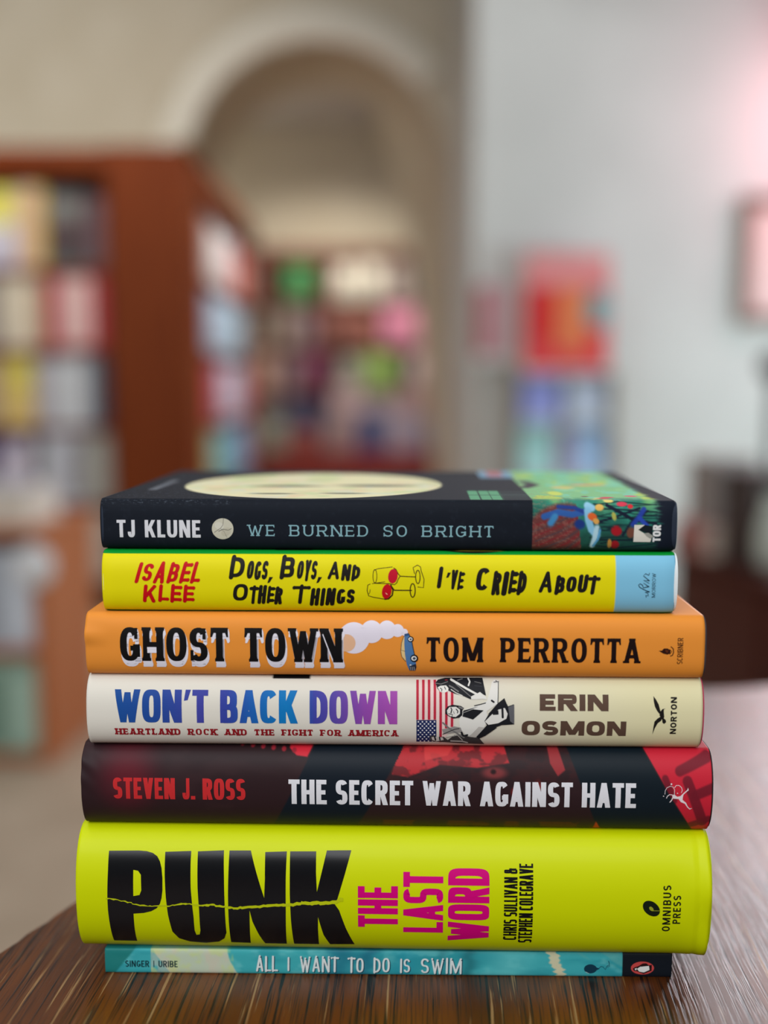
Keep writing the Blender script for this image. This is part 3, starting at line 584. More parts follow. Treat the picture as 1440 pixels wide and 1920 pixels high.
        for x0, x1 in ((.28, 0), (.28, .5), (.72, .5), (.72, 1)):
            D(a / 2 + (w - a) * x0, 0, a / 2 + (w - a) * x1, h if x1 != .5 else h * .92, .92 if x1 in (0, 1) else .86)
    elif ch == 'Y': V(w / 2 - a / 2, 0, h * .46); D(w / 2, h * .4, a / 2, h); D(w / 2, h * .4, w - a / 2, h)
    elif ch == '&':
        P.extend(ring(w * .42, h * .27, w * .42, h * .27, a, b, 60, 330, n)); P.extend(ring(w * .42, h * .74, w * .34, h * .26, a, b, 0, 360, n)); Q(w * .42, h * .5 - b / 2, w, h * .5 + b / 2); Q(w - a * 1.05, h * .08, w - a * .05, h * .62)
    elif ch == "'": P.append([(w * .1, h * .68), (w * .6, h * .7), (w, h), (w * .3, h)])
    elif ch == ',': P.append([(0, -h * .2), (w * .45, -h * .16), (w, h * .16), (w * .25, h * .16)])
    elif ch == '.': Q(0, 0, w, b)
    if rnd:
        for x, y in dots: P.append([(x + a * .5 * math.cos(i * math.pi / 5), y + a * .5 * math.sin(i * math.pi / 5)) for i in range(10)])
    return P

def stroke(pts, wx, wy=None):
    """a pen stroke along pts as quads (pen width wx across, wy upright)"""
    wy = wx if wy is None else wy
    L, Rr = [], []
    for i, p in enumerate(pts):
        q0 = pts[max(i - 1, 0)]; q1 = pts[min(i + 1, len(pts) - 1)]
        tx, ty = q1[0] - q0[0], q1[1] - q0[1]; d = math.hypot(tx, ty) or 1
        nx, ny = -ty / d * wx / 2, tx / d * wy / 2
        L.append((p[0] + nx, p[1] + ny)); Rr.append((p[0] - nx, p[1] - ny))
    return [[L[i], L[i + 1], Rr[i + 1], Rr[i]] for i in range(len(pts) - 1)]

def text_polys(txt, bx, st, rot):
    u0, v0, u1, v1 = bx
    if 'first' in st:
        wf, hs = st['first']; s2 = {k: v for k, v in st.items() if k != 'first'}; s1 = dict(s2); s1['jit'] = 0
        s2['a'] = s2['a'] / hs * .98; s2['b'] = s2['b'] / hs * .98
        um = u0 + (u1 - u0) * wf
        drop = (v1 - v0) * .09
        return text_polys(txt[0], (u0, v0 + drop, um, v1), s1, rot) + text_polys(txt[1:], (um + (u1 - u0) * .0, v0, u1, v0 + (v1 - v0) * hs), s2, rot)
    W, H = (u1 - u0, v1 - v0) if not rot else (v1 - v0, u1 - u0)
    a, b, n = st['a'] * H, st['b'] * H, st.get('n', 2.6)
    serif, rnd, shear, jit = st.get('serif', (0, 0)), st.get('rnd', 0), st.get('shear', 0), st.get('jit', 0)
    sp, gap = st.get('sp', 0), st.get('gap', .5)
    fixed = 0; unit = 0
    ws = []
    for ch in txt:
        if ch == 'I': k = ('f', a * (1 + 0))
        elif ch == '|': k = ('f', a * .7)
        elif ch == ' ': k = ('u', gap)
        elif ch in "',": k = ('f', a * 1.05)
        elif ch == '.': k = ('f', a)
        else: k = ('u', GW.get(ch, 1))
        ws.append(k)
        if k[0] == 'f': fixed += k[1]
        else: unit += k[1]
    unit += sp * (len(txt) - 1)
    avail = W - shear * H
    u = (avail - fixed) / unit if unit else 1
    if len(txt) == 1 and txt == 'I': a = min(a, W); 
    x = 0; out = []
    rng = random.Random(hash(len(txt)) + ord(txt[0]))
    for ch, k in zip(txt, ws):
        w = k[1] if k[0] == 'f' else k[1] * u
        if ch != ' ':
            aa = min(a, w * .47) if ch not in "I|'.," else min(a, w)
            rot_j = rng.uniform(-1, 1) * jit; dy = rng.uniform(-1, 1) * jit * H * .8; sc = 1 + rng.uniform(-1, .4) * jit
            prev = None; pi = 0
            for pg in glyph(ch, w, H, aa, b, n, serif, rnd):
                if prev is not None and not (len(pg) == 4 and len(prev) == 4 and prev[1] == pg[0] and prev[2] == pg[3]): pi += 1
                prev = pg
                q = []
                for px, py in pg:
                    px2 = px + shear * py; py2 = py * sc + dy + (px - w / 2) * rot_j
                    px2 += x
                    q.append((u0 + px2, v0 + py2) if not rot else (u1 - py2, v0 + px2))
                out.append((q, pi))
        x += w + sp * u
    return out

# ---------------------------------------------------------------- book geometry
def yprof(b, v):
    t = min(1, abs(2 * v / b['T'] - 1))
    return b['b'] * (1 - (1 - t ** b['n']) ** (1 / b['n']))

def crease(key, x, z, b):
    """handling creases of the paper jacket near head and tail of the spine"""
    L = b['L'] / 2; s = 0.0
    if key == 'B6' and x > L - .016:
        k = (x - (L - .016)) / .016
        s -= .0007 * k * k * (1 + math.sin(z * 210 + 1.0))
        s += .0008 * max(0, 1 - abs(x - (L - .004) + .00006 * math.sin(z * 900)) / .0012)
    if key == 'B3' and x < -L + .010:
        k = (-L + .010 - x) / .010
        s -= .0009 * k * (1 + math.sin(z * 420 + 90 * x)) * max(0, min(1, (z - .012) / .006)) * (1 - max(0, (z - .021) / .005))
    if key == 'B5' and x < -L + .008:
        k = (-L + .008 - x) / .008
        s += .0006 * k * math.sin(z * 800 + x * 600) * max(0, z / b['T'] - .3)
    if key == 'B1' and abs(x) > L - .006:
        s += .0010 * ((abs(x) - (L - .006)) / .006) ** 2
    if key == 'B2' and abs(x) > L - .005:
        s += .0008 * ((abs(x) - (L - .005)) / .005) ** 2
    return s

def surf(key, u, v, lift):
    """point on the printed spine; u, v in mm, lift in metres towards the reader"""
    b = BOOK[key]; z = min(max(v / 1000, .0002), b['T'] - .0002); x = u / 1000
    e = 2e-4
    y = yprof(b, z); dy = (yprof(b, min(z + e, b['T'])) - yprof(b, max(z - e, 0))) / (2 * e)
    nl = math.hypot(1, dy)
    return (x, y + crease(key, x, z, b) - lift / nl, z + lift * dy / nl)

def grad(t, stops):
    for (t0, c0), (t1, c1) in zip(stops, stops[1:]):
        if t <= t1:
            k = max(0, (t - t0) / (t1 - t0)); return [c0[i] + (c1[i] - c0[i]) * k for i in range(3)]
    return stops[-1][1]

BLUES = [(0, (22, 76, 148)), (.15, (32, 72, 150)), (.30, (66, 66, 156)), (.40, (50, 66, 156)), (.48, (28, 92, 172)), (.60, (10, 120, 186)), (.66, (14, 110, 180)), (.70, (58, 66, 158)), (.78, (88, 70, 160)), (.88, (140, 70, 164)), (1, (164, 76, 168))]

def printed(key, part, parent, material):
    polys = []
    for it in PRINT[(key, part)]:
        if it[0] == 'T':
            for q, pi in text_polys(it[1], it[2], it[3], it[5]):
                polys.append(([q], it[4], it[6] + .5 * pi))
        elif it[0] == 'P': polys.append((it[1], it[2], it[3] + .07 * (len(polys) % 7)))
        elif it[0] == 'S':
            for q in stroke(it[1], it[2]): polys.append(([q], it[3], it[4] + .05 * (len(polys) % 9)))
            for (x, y) in (it[1][0], it[1][-1]):
                polys.append(([[(x + it[2] / 2 * math.cos(i * math.pi / 4), y + it[2] / 2 * math.sin(i * math.pi / 4)) for i in range(8)]], it[3], it[4]))
        elif it[0] == 'E':
            _, cx, cy, rx, ry, ang, c, l = it
            ca, sa = math.cos(R(ang)), math.sin(R(ang))
            polys.append(([[(cx + rx * math.cos(t) * ca - ry * math.sin(t) * sa, cy + rx * math.cos(t) * sa + ry * math.sin(t) * ca) for t in [i * 2 * math.pi / 36 for i in range(36)]]], c, l))
    bm = bmesh.new()
    cl = bm.verts.layers.float_color.new('print'); ll = bm.verts.layers.float.new('lift')
    us = [p[0] for lp, _, _ in polys for q in lp for p in q]; U0, U1 = min(us), max(us)
    for loops, c, l in polys:
        flat = [p for lp in loops for p in lp]
        vs = []
        for x, y in flat:
            v = bm.verts.new((x, y, 0)); v[ll] = l
            cc = grad((x - U0) / (U1 - U0), BLUES) if c == 'wbd' else c
            v[cl] = (*lin(cc), 1); vs.append(v)
        if len(loops) == 1 and len(flat) == 4 :
            tris = [(0, 1, 2), (0, 2, 3)]
        else:
            tris = tessellate_polygon([[Vector((x, y, 0)) for x, y in lp] for lp in loops])
        for t in tris:
            try: bm.faces.new([vs[i] for i in t])
            except ValueError: pass
    T = BOOK[key]['T'] * 1000; step = 1.0
    for k in range(1, int(T / step) + 1):
        bmesh.ops.bisect_plane(bm, geom=bm.verts[:] + bm.edges[:] + bm.faces[:], dist=1e-5, plane_co=(0, k * step, 0), plane_no=(0, 1, 0))
    if key == 'B6' or key == 'B3':
        L = BOOK[key]['L'] * 500
        for k in range(1, 16):
            for s in (-1, 1):
                bmesh.ops.bisect_plane(bm, geom=bm.verts[:] + bm.edges[:] + bm.faces[:], dist=1e-5, plane_co=(s * (L - k), 0, 0), plane_no=(1, 0, 0))
    bmesh.ops.triangulate(bm, faces=bm.faces[:])
    for v in bm.verts:
        v.co = surf(key, v.co.x, v.co.y, .00007 + .00003 * v[ll])
    for f in bm.faces:
        f.normal_update()
        if f.normal.y > 0: f.normal_flip()
    return obj(part, bm, material, parent, smooth=True)
# ---------------------------------------------------------------- materials
M = {}
M['wall'] = noise_mat('warm_plaster', (206, 196, 176), (214, 205, 187), 3.0, 0.85, 0.2, 0.15, detail=6)
M['wall_cool'] = noise_mat('white_plaster', (196, 198, 194), (204, 206, 202), 2.2, 0.8, 0.2, 0.2, detail=6, dist=0.004)
M['trim'] = mat('arch_trim_paint', (238, 234, 222), 0.6, 0.3)
M['floor'] = noise_mat('beige_floor', (168, 150, 128), (182, 164, 142), 5.0, 0.6, 0.3, 0.05, detail=6)
M['ceiling'] = mat('ceiling_paint', (200, 197, 194), 0.9, 0.1)
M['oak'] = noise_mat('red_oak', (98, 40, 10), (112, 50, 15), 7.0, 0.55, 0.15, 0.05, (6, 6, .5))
M['oak_dark'] = noise_mat('brown_mahogany', (84, 34, 16), (104, 46, 24), 7.0, 0.5, 0.4, 0.0, (6, 6, .5))  # dark brown wood for back panels, far bookcase and display table
M['oak_orange'] = noise_mat('orange_oak', (168, 96, 54), (182, 108, 62), 7.0, 0.45, 0.4, 0.03, (6, 6, .5))
M['mahogany'] = noise_mat('dark_mahogany', (66, 24, 18), (80, 32, 24), 5.0, 0.5, 0.2, 0.0, (1, 6, 6))
M['backing'] = mat('dark_backing', (30, 20, 18), 0.8, 0.2)
M['rack'] = mat('rack_paint', (206, 208, 202), 0.6, 0.3)
M['rack_side'] = mat('rack_side_shadow_tint', (128, 112, 92), 0.6, 0.3)  # brown-grey colour stands in for the shadow strip beside the rack
M['black'] = mat('black_metal', (28, 26, 28), 0.45, 0.5)
M['brown_frame'] = mat('brown_frame', (112, 76, 60), 0.5, 0.4)
M['pink_picture'] = mat('pink_picture', (226, 196, 192), 0.7, 0.3)
M['white'] = mat('white_card', (228, 230, 232), 0.6, 0.3)
M['vase'] = mat('pale_glaze', (196, 206, 196), 0.35, 0.5)
M['greybox'] = mat('grey_cardboard', (150, 142, 138), 0.8, 0.2)
M['brownbox'] = mat('dark_brown_box', (62, 48, 44), 0.6, 0.3)
M['leaf'] = mat('leaf_green', (74, 108, 40), 0.6, 0.3)
M['pot'] = mat('plant_pot', (176, 150, 128), 0.7, 0.3)
M['print_matte'] = print_mat('printed_cover', 0.5, 0.35)

def table_material():
    m = mat('worn_oak_table', (70, 40, 20), 0.33, 0.65)
    b = m.node_tree.nodes['Principled BSDF']
    tc = node(m, 'ShaderNodeTexCoord')
    mp = node(m, 'ShaderNodeMapping'); mp.inputs['Rotation'].default_value = (0, 0, R(3.2))
    link(m, tc.outputs['Object'], mp.inputs['Vector'])
    wob = node(m, 'ShaderNodeTexNoise'); wob.inputs['Scale'].default_value = 5; wob.inputs['Detail'].default_value = 2
    link(m, mp.outputs[0], wob.inputs['Vector'])
    vadd = node(m, 'ShaderNodeVectorMath', operation='MULTIPLY_ADD')
    vadd.inputs[1].default_value = (0.012, 0, 0)
    link(m, wob.outputs['Color'], vadd.inputs[0]); link(m, mp.outputs[0], vadd.inputs[2])
    def nz(scale, detail=4, rough=.6):
        s = node(m, 'ShaderNodeVectorMath', operation='MULTIPLY'); s.inputs[1].default_value = scale
        link(m, vadd.outputs[0], s.inputs[0])
        n = node(m, 'ShaderNodeTexNoise'); n.inputs['Scale'].default_value = 1; n.inputs['Detail'].default_value = detail
        n.inputs['Roughness'].default_value = rough
        link(m, s.outputs[0], n.inputs['Vector']); return n
    def ramp(src, stops):
        r = node(m, 'ShaderNodeValToRGB')
        els = r.color_ramp.elements
        while len(els) < len(stops): els.new(0.5)
        for e, (p, c) in zip(els, stops): e.position = p; e.color = (*lin(c), 1)
        link(m, src.outputs[0], r.inputs[0]); return r
    def mix(fac, a, bcol, mode='MIX'):
        x = node(m, 'ShaderNodeMix', data_type='RGBA', blend_type=mode)
        if hasattr(fac, 'outputs'): link(m, fac.outputs[0], x.inputs[0])
        else: x.inputs[0].default_value = fac
        link(m, a, x.inputs[6])
        if isinstance(bcol, tuple): x.inputs[7].default_value = (*lin(bcol), 1)
        else: link(m, bcol, x.inputs[7])
        return x.outputs[2]
    base = ramp(nz((26, 4, 1), 5), [(0.3, (62, 29, 8)), (0.5, (92, 47, 11)), (0.7, (116, 62, 16))])
    pores = ramp(nz((640, 13, 1), 3, .55), [(0.38, (255, 255, 255)), (0.45, (0, 0, 0))])
    pores2 = ramp(nz((1500, 30, 1), 2, .5), [(0.38, (200, 200, 200)), (0.46, (0, 0, 0))])
    scr = ramp(nz((420, 9, 1), 4, .6), [(0.61, (0, 0, 0)), (0.67, (210, 210, 210))])
    c = mix(pores, base.outputs[0], (30, 15, 8))
    c = mix(pores2, c, (44, 24, 12))
    c = mix(scr, c, (176, 140, 92))
    link(m, c, b.inputs['Base Color'])
    bp = node(m, 'ShaderNodeBump'); bp.inputs['Strength'].default_value = 0.28; bp.inputs['Distance'].default_value = 0.0004; bp.invert = True
    mx = node(m, 'ShaderNodeMath', operation='ADD')
    link(m, pores.outputs[0], mx.inputs[0]); link(m, pores2.outputs[0], mx.inputs[1])
    link(m, mx.outputs[0], bp.inputs['Height']); link(m, bp.outputs[0], b.inputs['Normal'])
    return m
M['table'] = table_material()

def page_material():
    m = mat('page_edges', (226, 216, 196), 0.8, 0.2)
    b = m.node_tree.nodes['Principled BSDF']
    tc = node(m, 'ShaderNodeTexCoord'); mp = node(m, 'ShaderNodeMapping'); mp.inputs['Scale'].default_value = (2, 2, 2500)
    link(m, tc.outputs['Object'], mp.inputs['Vector'])
    nz = node(m, 'ShaderNodeTexNoise'); nz.inputs['Scale'].default_value = 1; link(m, mp.outputs[0], nz.inputs['Vector'])
    rp = node(m, 'ShaderNodeValToRGB'); rp.color_ramp.elements[0].color = (*lin((196, 184, 160)), 1); rp.color_ramp.elements[1].color = (*lin((236, 228, 210)), 1)
    link(m, nz.outputs[0], rp.inputs[0]); link(m, rp.outputs[0], b.inputs['Base Color'])
    return m
M['pages'] = page_material()

# ---------------------------------------------------------------- the setting
struct('floor', boxbm(-5, 3.6, -0.6, 10.2, -0.1, 0), M['floor'])

def arch_wall():
    """wall with a round-headed opening and a reveal that is splayed on the right"""
    bm = bmesh.new()
    Y0, Y1 = 7.0, 8.1
    cx, cz, r = -0.417, 2.264, 0.822
    n = 40
    prof = [(cx - r, 0)] + [(cx - r * math.cos(math.pi * i / n), cz + r * math.sin(math.pi * i / n)) for i in range(n + 1)] + [(cx + r, 0)]
    back = []
    for x, z in prof:
        k = 0
        if x > cx: k = 0.33 * (x - cx) / r * max(0, min(1, (z - 2.0) / 0.35)) * max(0.0, min(1, (3.08 - z) / 0.25))
        back.append((x - k, z))
    top = 4.2
    def wallface(y, pr, flip):
        outer = [(-5, 0)] + [(-5, top), (0.55, top), (0.55, 0)]
        loop = [(-5, 0), (-5, top), (0.55, top), (0.55, 0)] + pr[::-1]
        tris = tessellate_polygon([[Vector((x, z, 0)) for x, z in loop]])
        vs = [bm.verts.new((x, y, z)) for x, z in loop]
        for t in tris: bm.faces.new([vs[i] for i in t])
    wallface(Y0, prof, False); wallface(Y1, back, True)
    a = [bm.verts.new((x, Y0, z)) for x, z in prof]; b = [bm.verts.new((x, Y1, z)) for x, z in back]
    for i in range(len(prof) - 1): bm.faces.new((a[i], a[i + 1], b[i + 1], b[i]))
    bmesh.ops.recalc_face_normals(bm, faces=bm.faces[:])
    struct('wall_arch', bm, M['wall'])
    # raised band round the arch
    bm = bmesh.new()
    ro = r + 0.19
    rings = []
    for i in range(n + 1):
        t = math.pi * i / n
        if cx - ro * math.cos(t) > 0.40: break
        pts = [(r - .0, Y0), (r, Y0 - .05), (r + .05, Y0 - .07), (ro - .06, Y0 - .07), (ro, Y0 - .03), (ro, Y0)]
        rings.append([bm.verts.new((cx - q * math.cos(t), y, cz + q * math.sin(t))) for q, y in pts])
    for p, q in zip(rings, rings[1:]):
        for j in range(5): bm.faces.new((p[j], p[j + 1], q[j + 1], q[j]))
    bmesh.ops.recalc_face_normals(bm, faces=bm.faces[:])
    struct('trim_1', bm, M['trim'])
arch_wall()
struct('wall_right', boxbm(0.405, 3.6, 5.0, 6.999, 0, 4.2), M['wall_cool'])
struct('wall_left', boxbm(-4.7, -4.6, -.6, 6.999, 0, 4.2), M['wall'])
struct('wall_back', boxbm(-4, 2.4, 9.86, 10.0, 0, 4.2), M['wall'])
struct('ceiling', boxbm(-4, 2.4, 8.11, 9.859, 3.24, 3.32), M['ceiling'])

# ---------------------------------------------------------------- the table
def table():
    t = thing('table', 'dark brown worn oak table with open grain carrying the stack of books', 'table', (0.3, 0.45, 0))
    base = [(-0.262, 0.20), (-0.1645, 0.4405), (-0.1452, 0.487), (-0.02, 0.79), (0.08, 0.833), (0.262, 0.8395), (0.42, 0.86), (0.80, 0.80), (0.95, 0.5), (0.92, 0.16), (0.5, 0.06), (0.0, 0.03), (-0.22, 0.06)]
    out = []
    N = len(base)
    for i in range(N):
        p0, p1, p2, p3 = [Vector(base[(i + k) % N]) for k in (-1, 0, 1, 2)]
        for s in range(8):
            u = s / 8
            if i in (0, 1, 2): out.append(p1.lerp(p2, u)); continue
            out.append(.5 * ((2 * p1) + (p2 - p0) * u + (2 * p0 - 5 * p1 + 4 * p2 - p3) * u * u + (3 * p1 - p0 - 3 * p2 + p3) * u ** 3))
    rng = random.Random(4)
    pts = [(p.x - 0.3 + rng.uniform(-.0008, .0008), p.y - 0.45 + rng.uniform(-.0008, .0008)) for p in out]
    bm = bmesh.new()
    a = [bm.verts.new((x, y, .75)) for x, y in pts]; b = [bm.verts.new((x, y, .715)) for x, y in pts]
    bm.faces.new(a); bm.faces.new(b[::-1])
    for i in range(len(a)): bm.faces.new((b[i], b[(i + 1) % len(a)], a[(i + 1) % len(a)], a[i]))
    bmesh.ops.recalc_face_normals(bm, faces=bm.faces[:])
    es = [e for e in bm.edges if all(abs(v.co.z - .75) < 1e-6 for v in e.verts)]
    bmesh.ops.bevel(bm, geom=es, offset=.004, segments=3, affect='EDGES')
    obj('tabletop', bm, M['table'], t)
    bm = bmesh.new(); lathe(bm, [(.24, 0), (.24, .02), (.05, .05), (.045, .3), (.06, .5), (.045, .66), (.12, .714)])
    bmesh.ops.recalc_face_normals(bm, faces=bm.faces[:])
    obj('pedestal', bm, M['mahogany'], t, True)
table()

# ---------------------------------------------------------------- the stack of books
def vnoise(x, y, seed):
    rng = np.random.RandomState(seed); g = rng.rand(64, 64)
    xi = np.floor(x).astype(int); yi = np.floor(y).astype(int); fx = x - xi; fy = y - yi
    fx = fx * fx * (3 - 2 * fx); fy = fy * fy * (3 - 2 * fy)
    a = g[xi % 64, yi % 64]; b = g[(xi + 1) % 64, yi % 64]; c = g[xi % 64, (yi + 1) % 64]; d = g[(xi + 1) % 64, (yi + 1) % 64]
    return (a * (1 - fx) + b * fx) * (1 - fy) + (c * (1 - fx) + d * fx) * fy

def fbm(x, y, seed):
    return .55 * vnoise(x, y, seed) + .28 * vnoise(2 * x, 2 * y, seed + 1) + .17 * vnoise(4 * x, 4 * y, seed + 2)

def sst(e0, e1, x):
    t = np.clip((x - e0) / (e1 - e0), 0, 1); return t * t * (3 - 2 * t)

class Canvas:
    """paints a jacket; sx runs along the spine and sy down it, in artwork units"""
    def __init__(s, n, col): s.c = np.tile(np.array(col, float), (n, 1))
    def over(s, m, col):
        m = np.clip(m, 0, 1)[:, None]; s.c = s.c * (1 - m) + np.array(col, float) * m
    def ell(s, X, Y, cx, cy, rx, ry, col, ang=0, soft=.12, al=1):
        ca, sa = math.cos(R(ang)), math.sin(R(ang)); dx, dy = X - cx, Y - cy
        d = np.sqrt(((dx * ca + dy * sa) / rx) ** 2 + ((-dx * sa + dy * ca) / ry) ** 2)
        s.over(al * (1 - sst(1 - soft, 1 + soft, d)), col)
    def seg(s, X, Y, pts, w, col, soft=.5, al=1):
        m = np.zeros(len(X))
        for (x0, y0), (x1, y1) in zip(pts, pts[1:]):
            dx, dy = x1 - x0, y1 - y0; t = np.clip(((X - x0) * dx + (Y - y0) * dy) / (dx * dx + dy * dy + 1e-9), 0, 1)
            d = np.hypot(X - x0 - t * dx, Y - y0 - t * dy); m = np.maximum(m, 1 - sst(w / 2 - soft, w / 2 + soft, d))
        s.over(al * m, col)
    def poly(s, X, Y, pts, col, al=1):
        ins = np.zeros(len(X), bool); n = len(pts)
        for i in range(n):
            x0, y0 = pts[i]; x1, y1 = pts[(i + 1) % n]
            c = ((y0 > Y) != (y1 > Y)) & (X < (x1 - x0) * (Y - y0) / (y1 - y0 + 1e-12) + x0); ins ^= c
        dm = np.full(len(X), 1e9)
        for i in range(n):
            (x0, y0), (x1, y1) = pts[i], pts[(i + 1) % n]; dx, dy = x1 - x0, y1 - y0
            t = np.clip(((X - x0) * dx + (Y - y0) * dy) / (dx * dx + dy * dy + 1e-9), 0, 1)
            dm = np.minimum(dm, np.hypot(X - x0 - t * dx, Y - y0 - t * dy))
        s.over(al * (1 - sst(-1.4, 1.4, np.where(ins, -dm, dm))), col)

def paint_B1(u, v, d, reg):
    n = len(u); C = Canvas(n, (15, 21, 31))
    X = 727 + u / .20705; Y = 1032.2 - 4.78 * v
    Y = np.where(reg == 1, 940 - (d - 5) * 4.78, Y)        # the front cover continues the spine artwork upwards
    top = reg == 1
    C.over(top * .8, (20, 26, 36))
    C.over(.25 * sst(.6, .9, fbm(u * .5, d * .5 + v * .5, 5)), (44, 52, 62))
    # scuffed fold
    C.over(.5 * sst(.62, .8, fbm(u * 1.2, v * 3 + d * 2, 8)) * sst(17.0, 19.0, v) * (u < -60), (120, 128, 136))
    # moon on the cover
    dd = np.where(top, d, -99)
    C.ell(u, dd, -34, 66, 57, 60.5, (224, 218, 176), soft=.012)
    inm = ((u + 34) / 57) ** 2 + ((dd - 66) / 60.5) ** 2 < .97
    C.over(inm * .6 * sst(.45, .7, fbm(u * .06, d * .06, 21)), (188, 206, 150))
    C.over(inm * .5 * sst(.5, .75, fbm(u * .08 + 9, d * .08, 31)), (226, 196, 160))
    C.over(inm * .5 * sst(.52, .7, fbm(u * .11 + 4, d * .11, 41)), (206, 214, 200))
    for (x0, x1, y0, y1) in ((-56, -38, 22, 27), (-27, -9, 24, 29), (-60, -30, 54, 62), (-22, 10, 56, 66)):
        C.ell(u, dd, (x0 + x1) / 2, (y0 + y1) / 2, (x1 - x0) / 2, (y1 - y0) / 2, (86, 88, 78), soft=.5, al=.8)
    C.seg(u, dd, [(-100.5, 40), (-100.8, 84)], 4, (150, 154, 160), soft=.8, al=.6)
    # garden at the right
    gx = np.where(top, X, X)
    edge = 1003 + 0 * Y
    g = np.clip((gx - edge + 1.2) / 2.4, 0, 1) * np.where(top, 1, 1)
    base = np.array([[38, 112, 96]]) * (.75 + .6 * fbm(X * .05, Y * .05, 3))[:, None]
    base = base * (1 - .5 * sst(960, 1032, Y))[:, None]
    lt = sst(955, 880, Y)[:, None]
    base = base * (1 - lt) + np.array([[126, 186, 130]]) * lt
    yl = (sst(.5, .72, fbm(X * .022 + 3, Y * .012, 12)) * sst(975, 900, Y))[:, None]
    base = base * (1 - yl) + np.array([[176, 200, 92]]) * yl
    yl = (sst(.48, .7, fbm(X * .05, Y * .02 + 7, 13)) * sst(985, 900, Y) * (X > 1060))[:, None]
    base = base * (1 - .7 * yl) + np.array([[120, 200, 176]]) * .7 * yl
    C.c = C.c * (1 - g[:, None]) + base * g[:, None]
    # field mound, plough lines
    m = (X > 1003) & (X < 1086 + (Y - 960) * .12)
    C.ell(np.where(m, X, -9e3), Y, 1062, 1000, 70, 58, (104, 52, 50), soft=.08)
    for k in range(9):
        C.seg(np.where(m, X, -9e3), Y, [(1000 + k * 3, 985 + k * 9), (1048 + k * 3, 968 + k * 8), (1092, 948 + k * 8)], 3.2, ((70, 60, 66) if k % 2 else (128, 34, 40)), soft=1.2, al=.75)
    C.over(m * .35 * sst(.5, .7, fbm(X * .2, Y * .3, 17)), (160, 120, 100))
    C.seg(X, Y, [(1024, 966), (1050, 958), (1076, 962), (1098, 957)], 12, (44, 88, 156), soft=2)
    C.seg(X, Y, [(1050, 948), (1080, 950), (1100, 958)], 7, (30, 56, 128), soft=2)
    C.seg(X, Y, [(1036, 978), (1044, 966)], 12, (60, 130, 180), soft=3)
    C.ell(X, Y, 1090, 980, 10, 9, (24, 52, 120), ang=20, soft=.3)
    # stems
    rng = random.Random(7)
    for k in range(16):
        y = 945 + k * 5.5 + rng.uniform(-3, 3)
        C.seg(X, Y, [(1100 + rng.uniform(0, 30), y + rng.uniform(-6, 6)), (1160, y + rng.uniform(-6, 6)), (1232, y + rng.uniform(-5, 5))], rng.uniform(1.2, 3.2), (10, 34, 42), soft=.8, al=.85)
    for p, w in (([(1140, 945), (1165, 958), (1190, 972), (1230, 978)], 6), ([(1110, 980), (1150, 968), (1200, 950)], 4), ([(1170, 1000), (1185, 975), (1215, 955)], 4)):
        C.seg(X, Y, p, w, (14, 24, 44), soft=1)
    C.seg(X, Y, [(1188, 980), (1200, 965), (1208, 952)], 9, (34, 60, 150), soft=2)
    C.seg(X, Y, [(1200, 968), (1214, 982)], 8, (40, 70, 170), soft=2)
    # pale blue figure and flowers
    C.seg(X, Y, [(1104, 946), (1112, 950)], 13, (140, 190, 214), soft=2)
    C.seg(X, Y, [(1104, 955), (1106, 972), (1112, 990), (1122, 1000)], 13, (128, 184, 212), soft=2)
    C.seg(X, Y, [(1122, 985), (1118, 1005), (1114, 1020)], 9, (170, 204, 214), soft=2)
    C.seg(X, Y, [(1128, 990), (1124, 1008), (1116, 1020)], 4, (80, 150, 190), soft=1)
    for x, y, rx, ry, c, a in ((1126, 949, 8, 6, (222, 176, 90), 0), (1113, 966, 9, 7, (214, 96, 40), 25), (1120, 974, 6, 5, (214, 160, 80), 30), (1158, 992, 10, 9, (160, 20, 32), 15), (1156, 1018, 8, 8, (150, 22, 30), 0), (1146, 1016, 4, 9, (180, 130, 60), 0), (1185, 995, 8, 10, (110, 66, 50), 10), (1153, 965, 4, 8, (170, 170, 80), -15), (1168, 943, 10, 4, (206, 60, 80), 0), (1183, 947, 5, 4, (210, 40, 50), 0), (1144, 938, 9, 2.5, (224, 206, 120), 0), (1118, 934, 5, 3, (220, 210, 120), 0)):
        C.ell(X, Y, x, y, rx, ry, c, a, soft=.2)
    for x, y, rx, ry, c in ((1140, 915, 12, 9, (196, 66, 60)), (1150, 895, 13, 10, (206, 70, 90)), (1110, 880, 7, 8, (110, 70, 60)), (1130, 905, 6, 5, (230, 210, 140)), (1200, 870, 12, 14, (206, 100, 110)), (1090, 700, 25, 30, (200, 190, 120)), (1150, 640, 40, 16, (220, 150, 110)), (1060, 820, 14, 40, (196, 210, 96)), (1125, 925, 7, 5, (226, 214, 130))):
        C.ell(np.where(top, X, -9e3), Y, x, y, rx, ry, c, soft=.3)
    # a dark path and a pale roof further up the cover
    C.seg(np.where(top, X, -9e3), Y, [(1010, 700), (1035, 640), (1020, 560)], 26, (60, 50, 60), soft=6)
    C.over(top * (X > 930) * (X < 1010) * (Y < 480) * sst(500, 440, Y) * .9, (130, 170, 196))
    C.over(top * (X > 950) * (X < 985) * (Y < 430) * .7, (196, 90, 90))
    # green windows left of the garden, just over the fold
    C.over(top * (X > 887) * (X < 950) * (Y < 938) * (Y > 776) * 1.0, (92, 156, 118))
    for k in range(4): C.over(top * (np.abs(X - 887 - 21 * k) < 1.2) * (Y < 938) * (Y > 776), (40, 70, 60))
    C.over(top * (np.abs(Y - 860) < 4) * (X > 887) * (X < 950), (40, 70, 60))
    for k in range(6): C.over(top * (np.abs(Y - 930 + 28 * k) < 2.5) * (X > 950) * (X < 1003) * .8, (92, 120, 112))
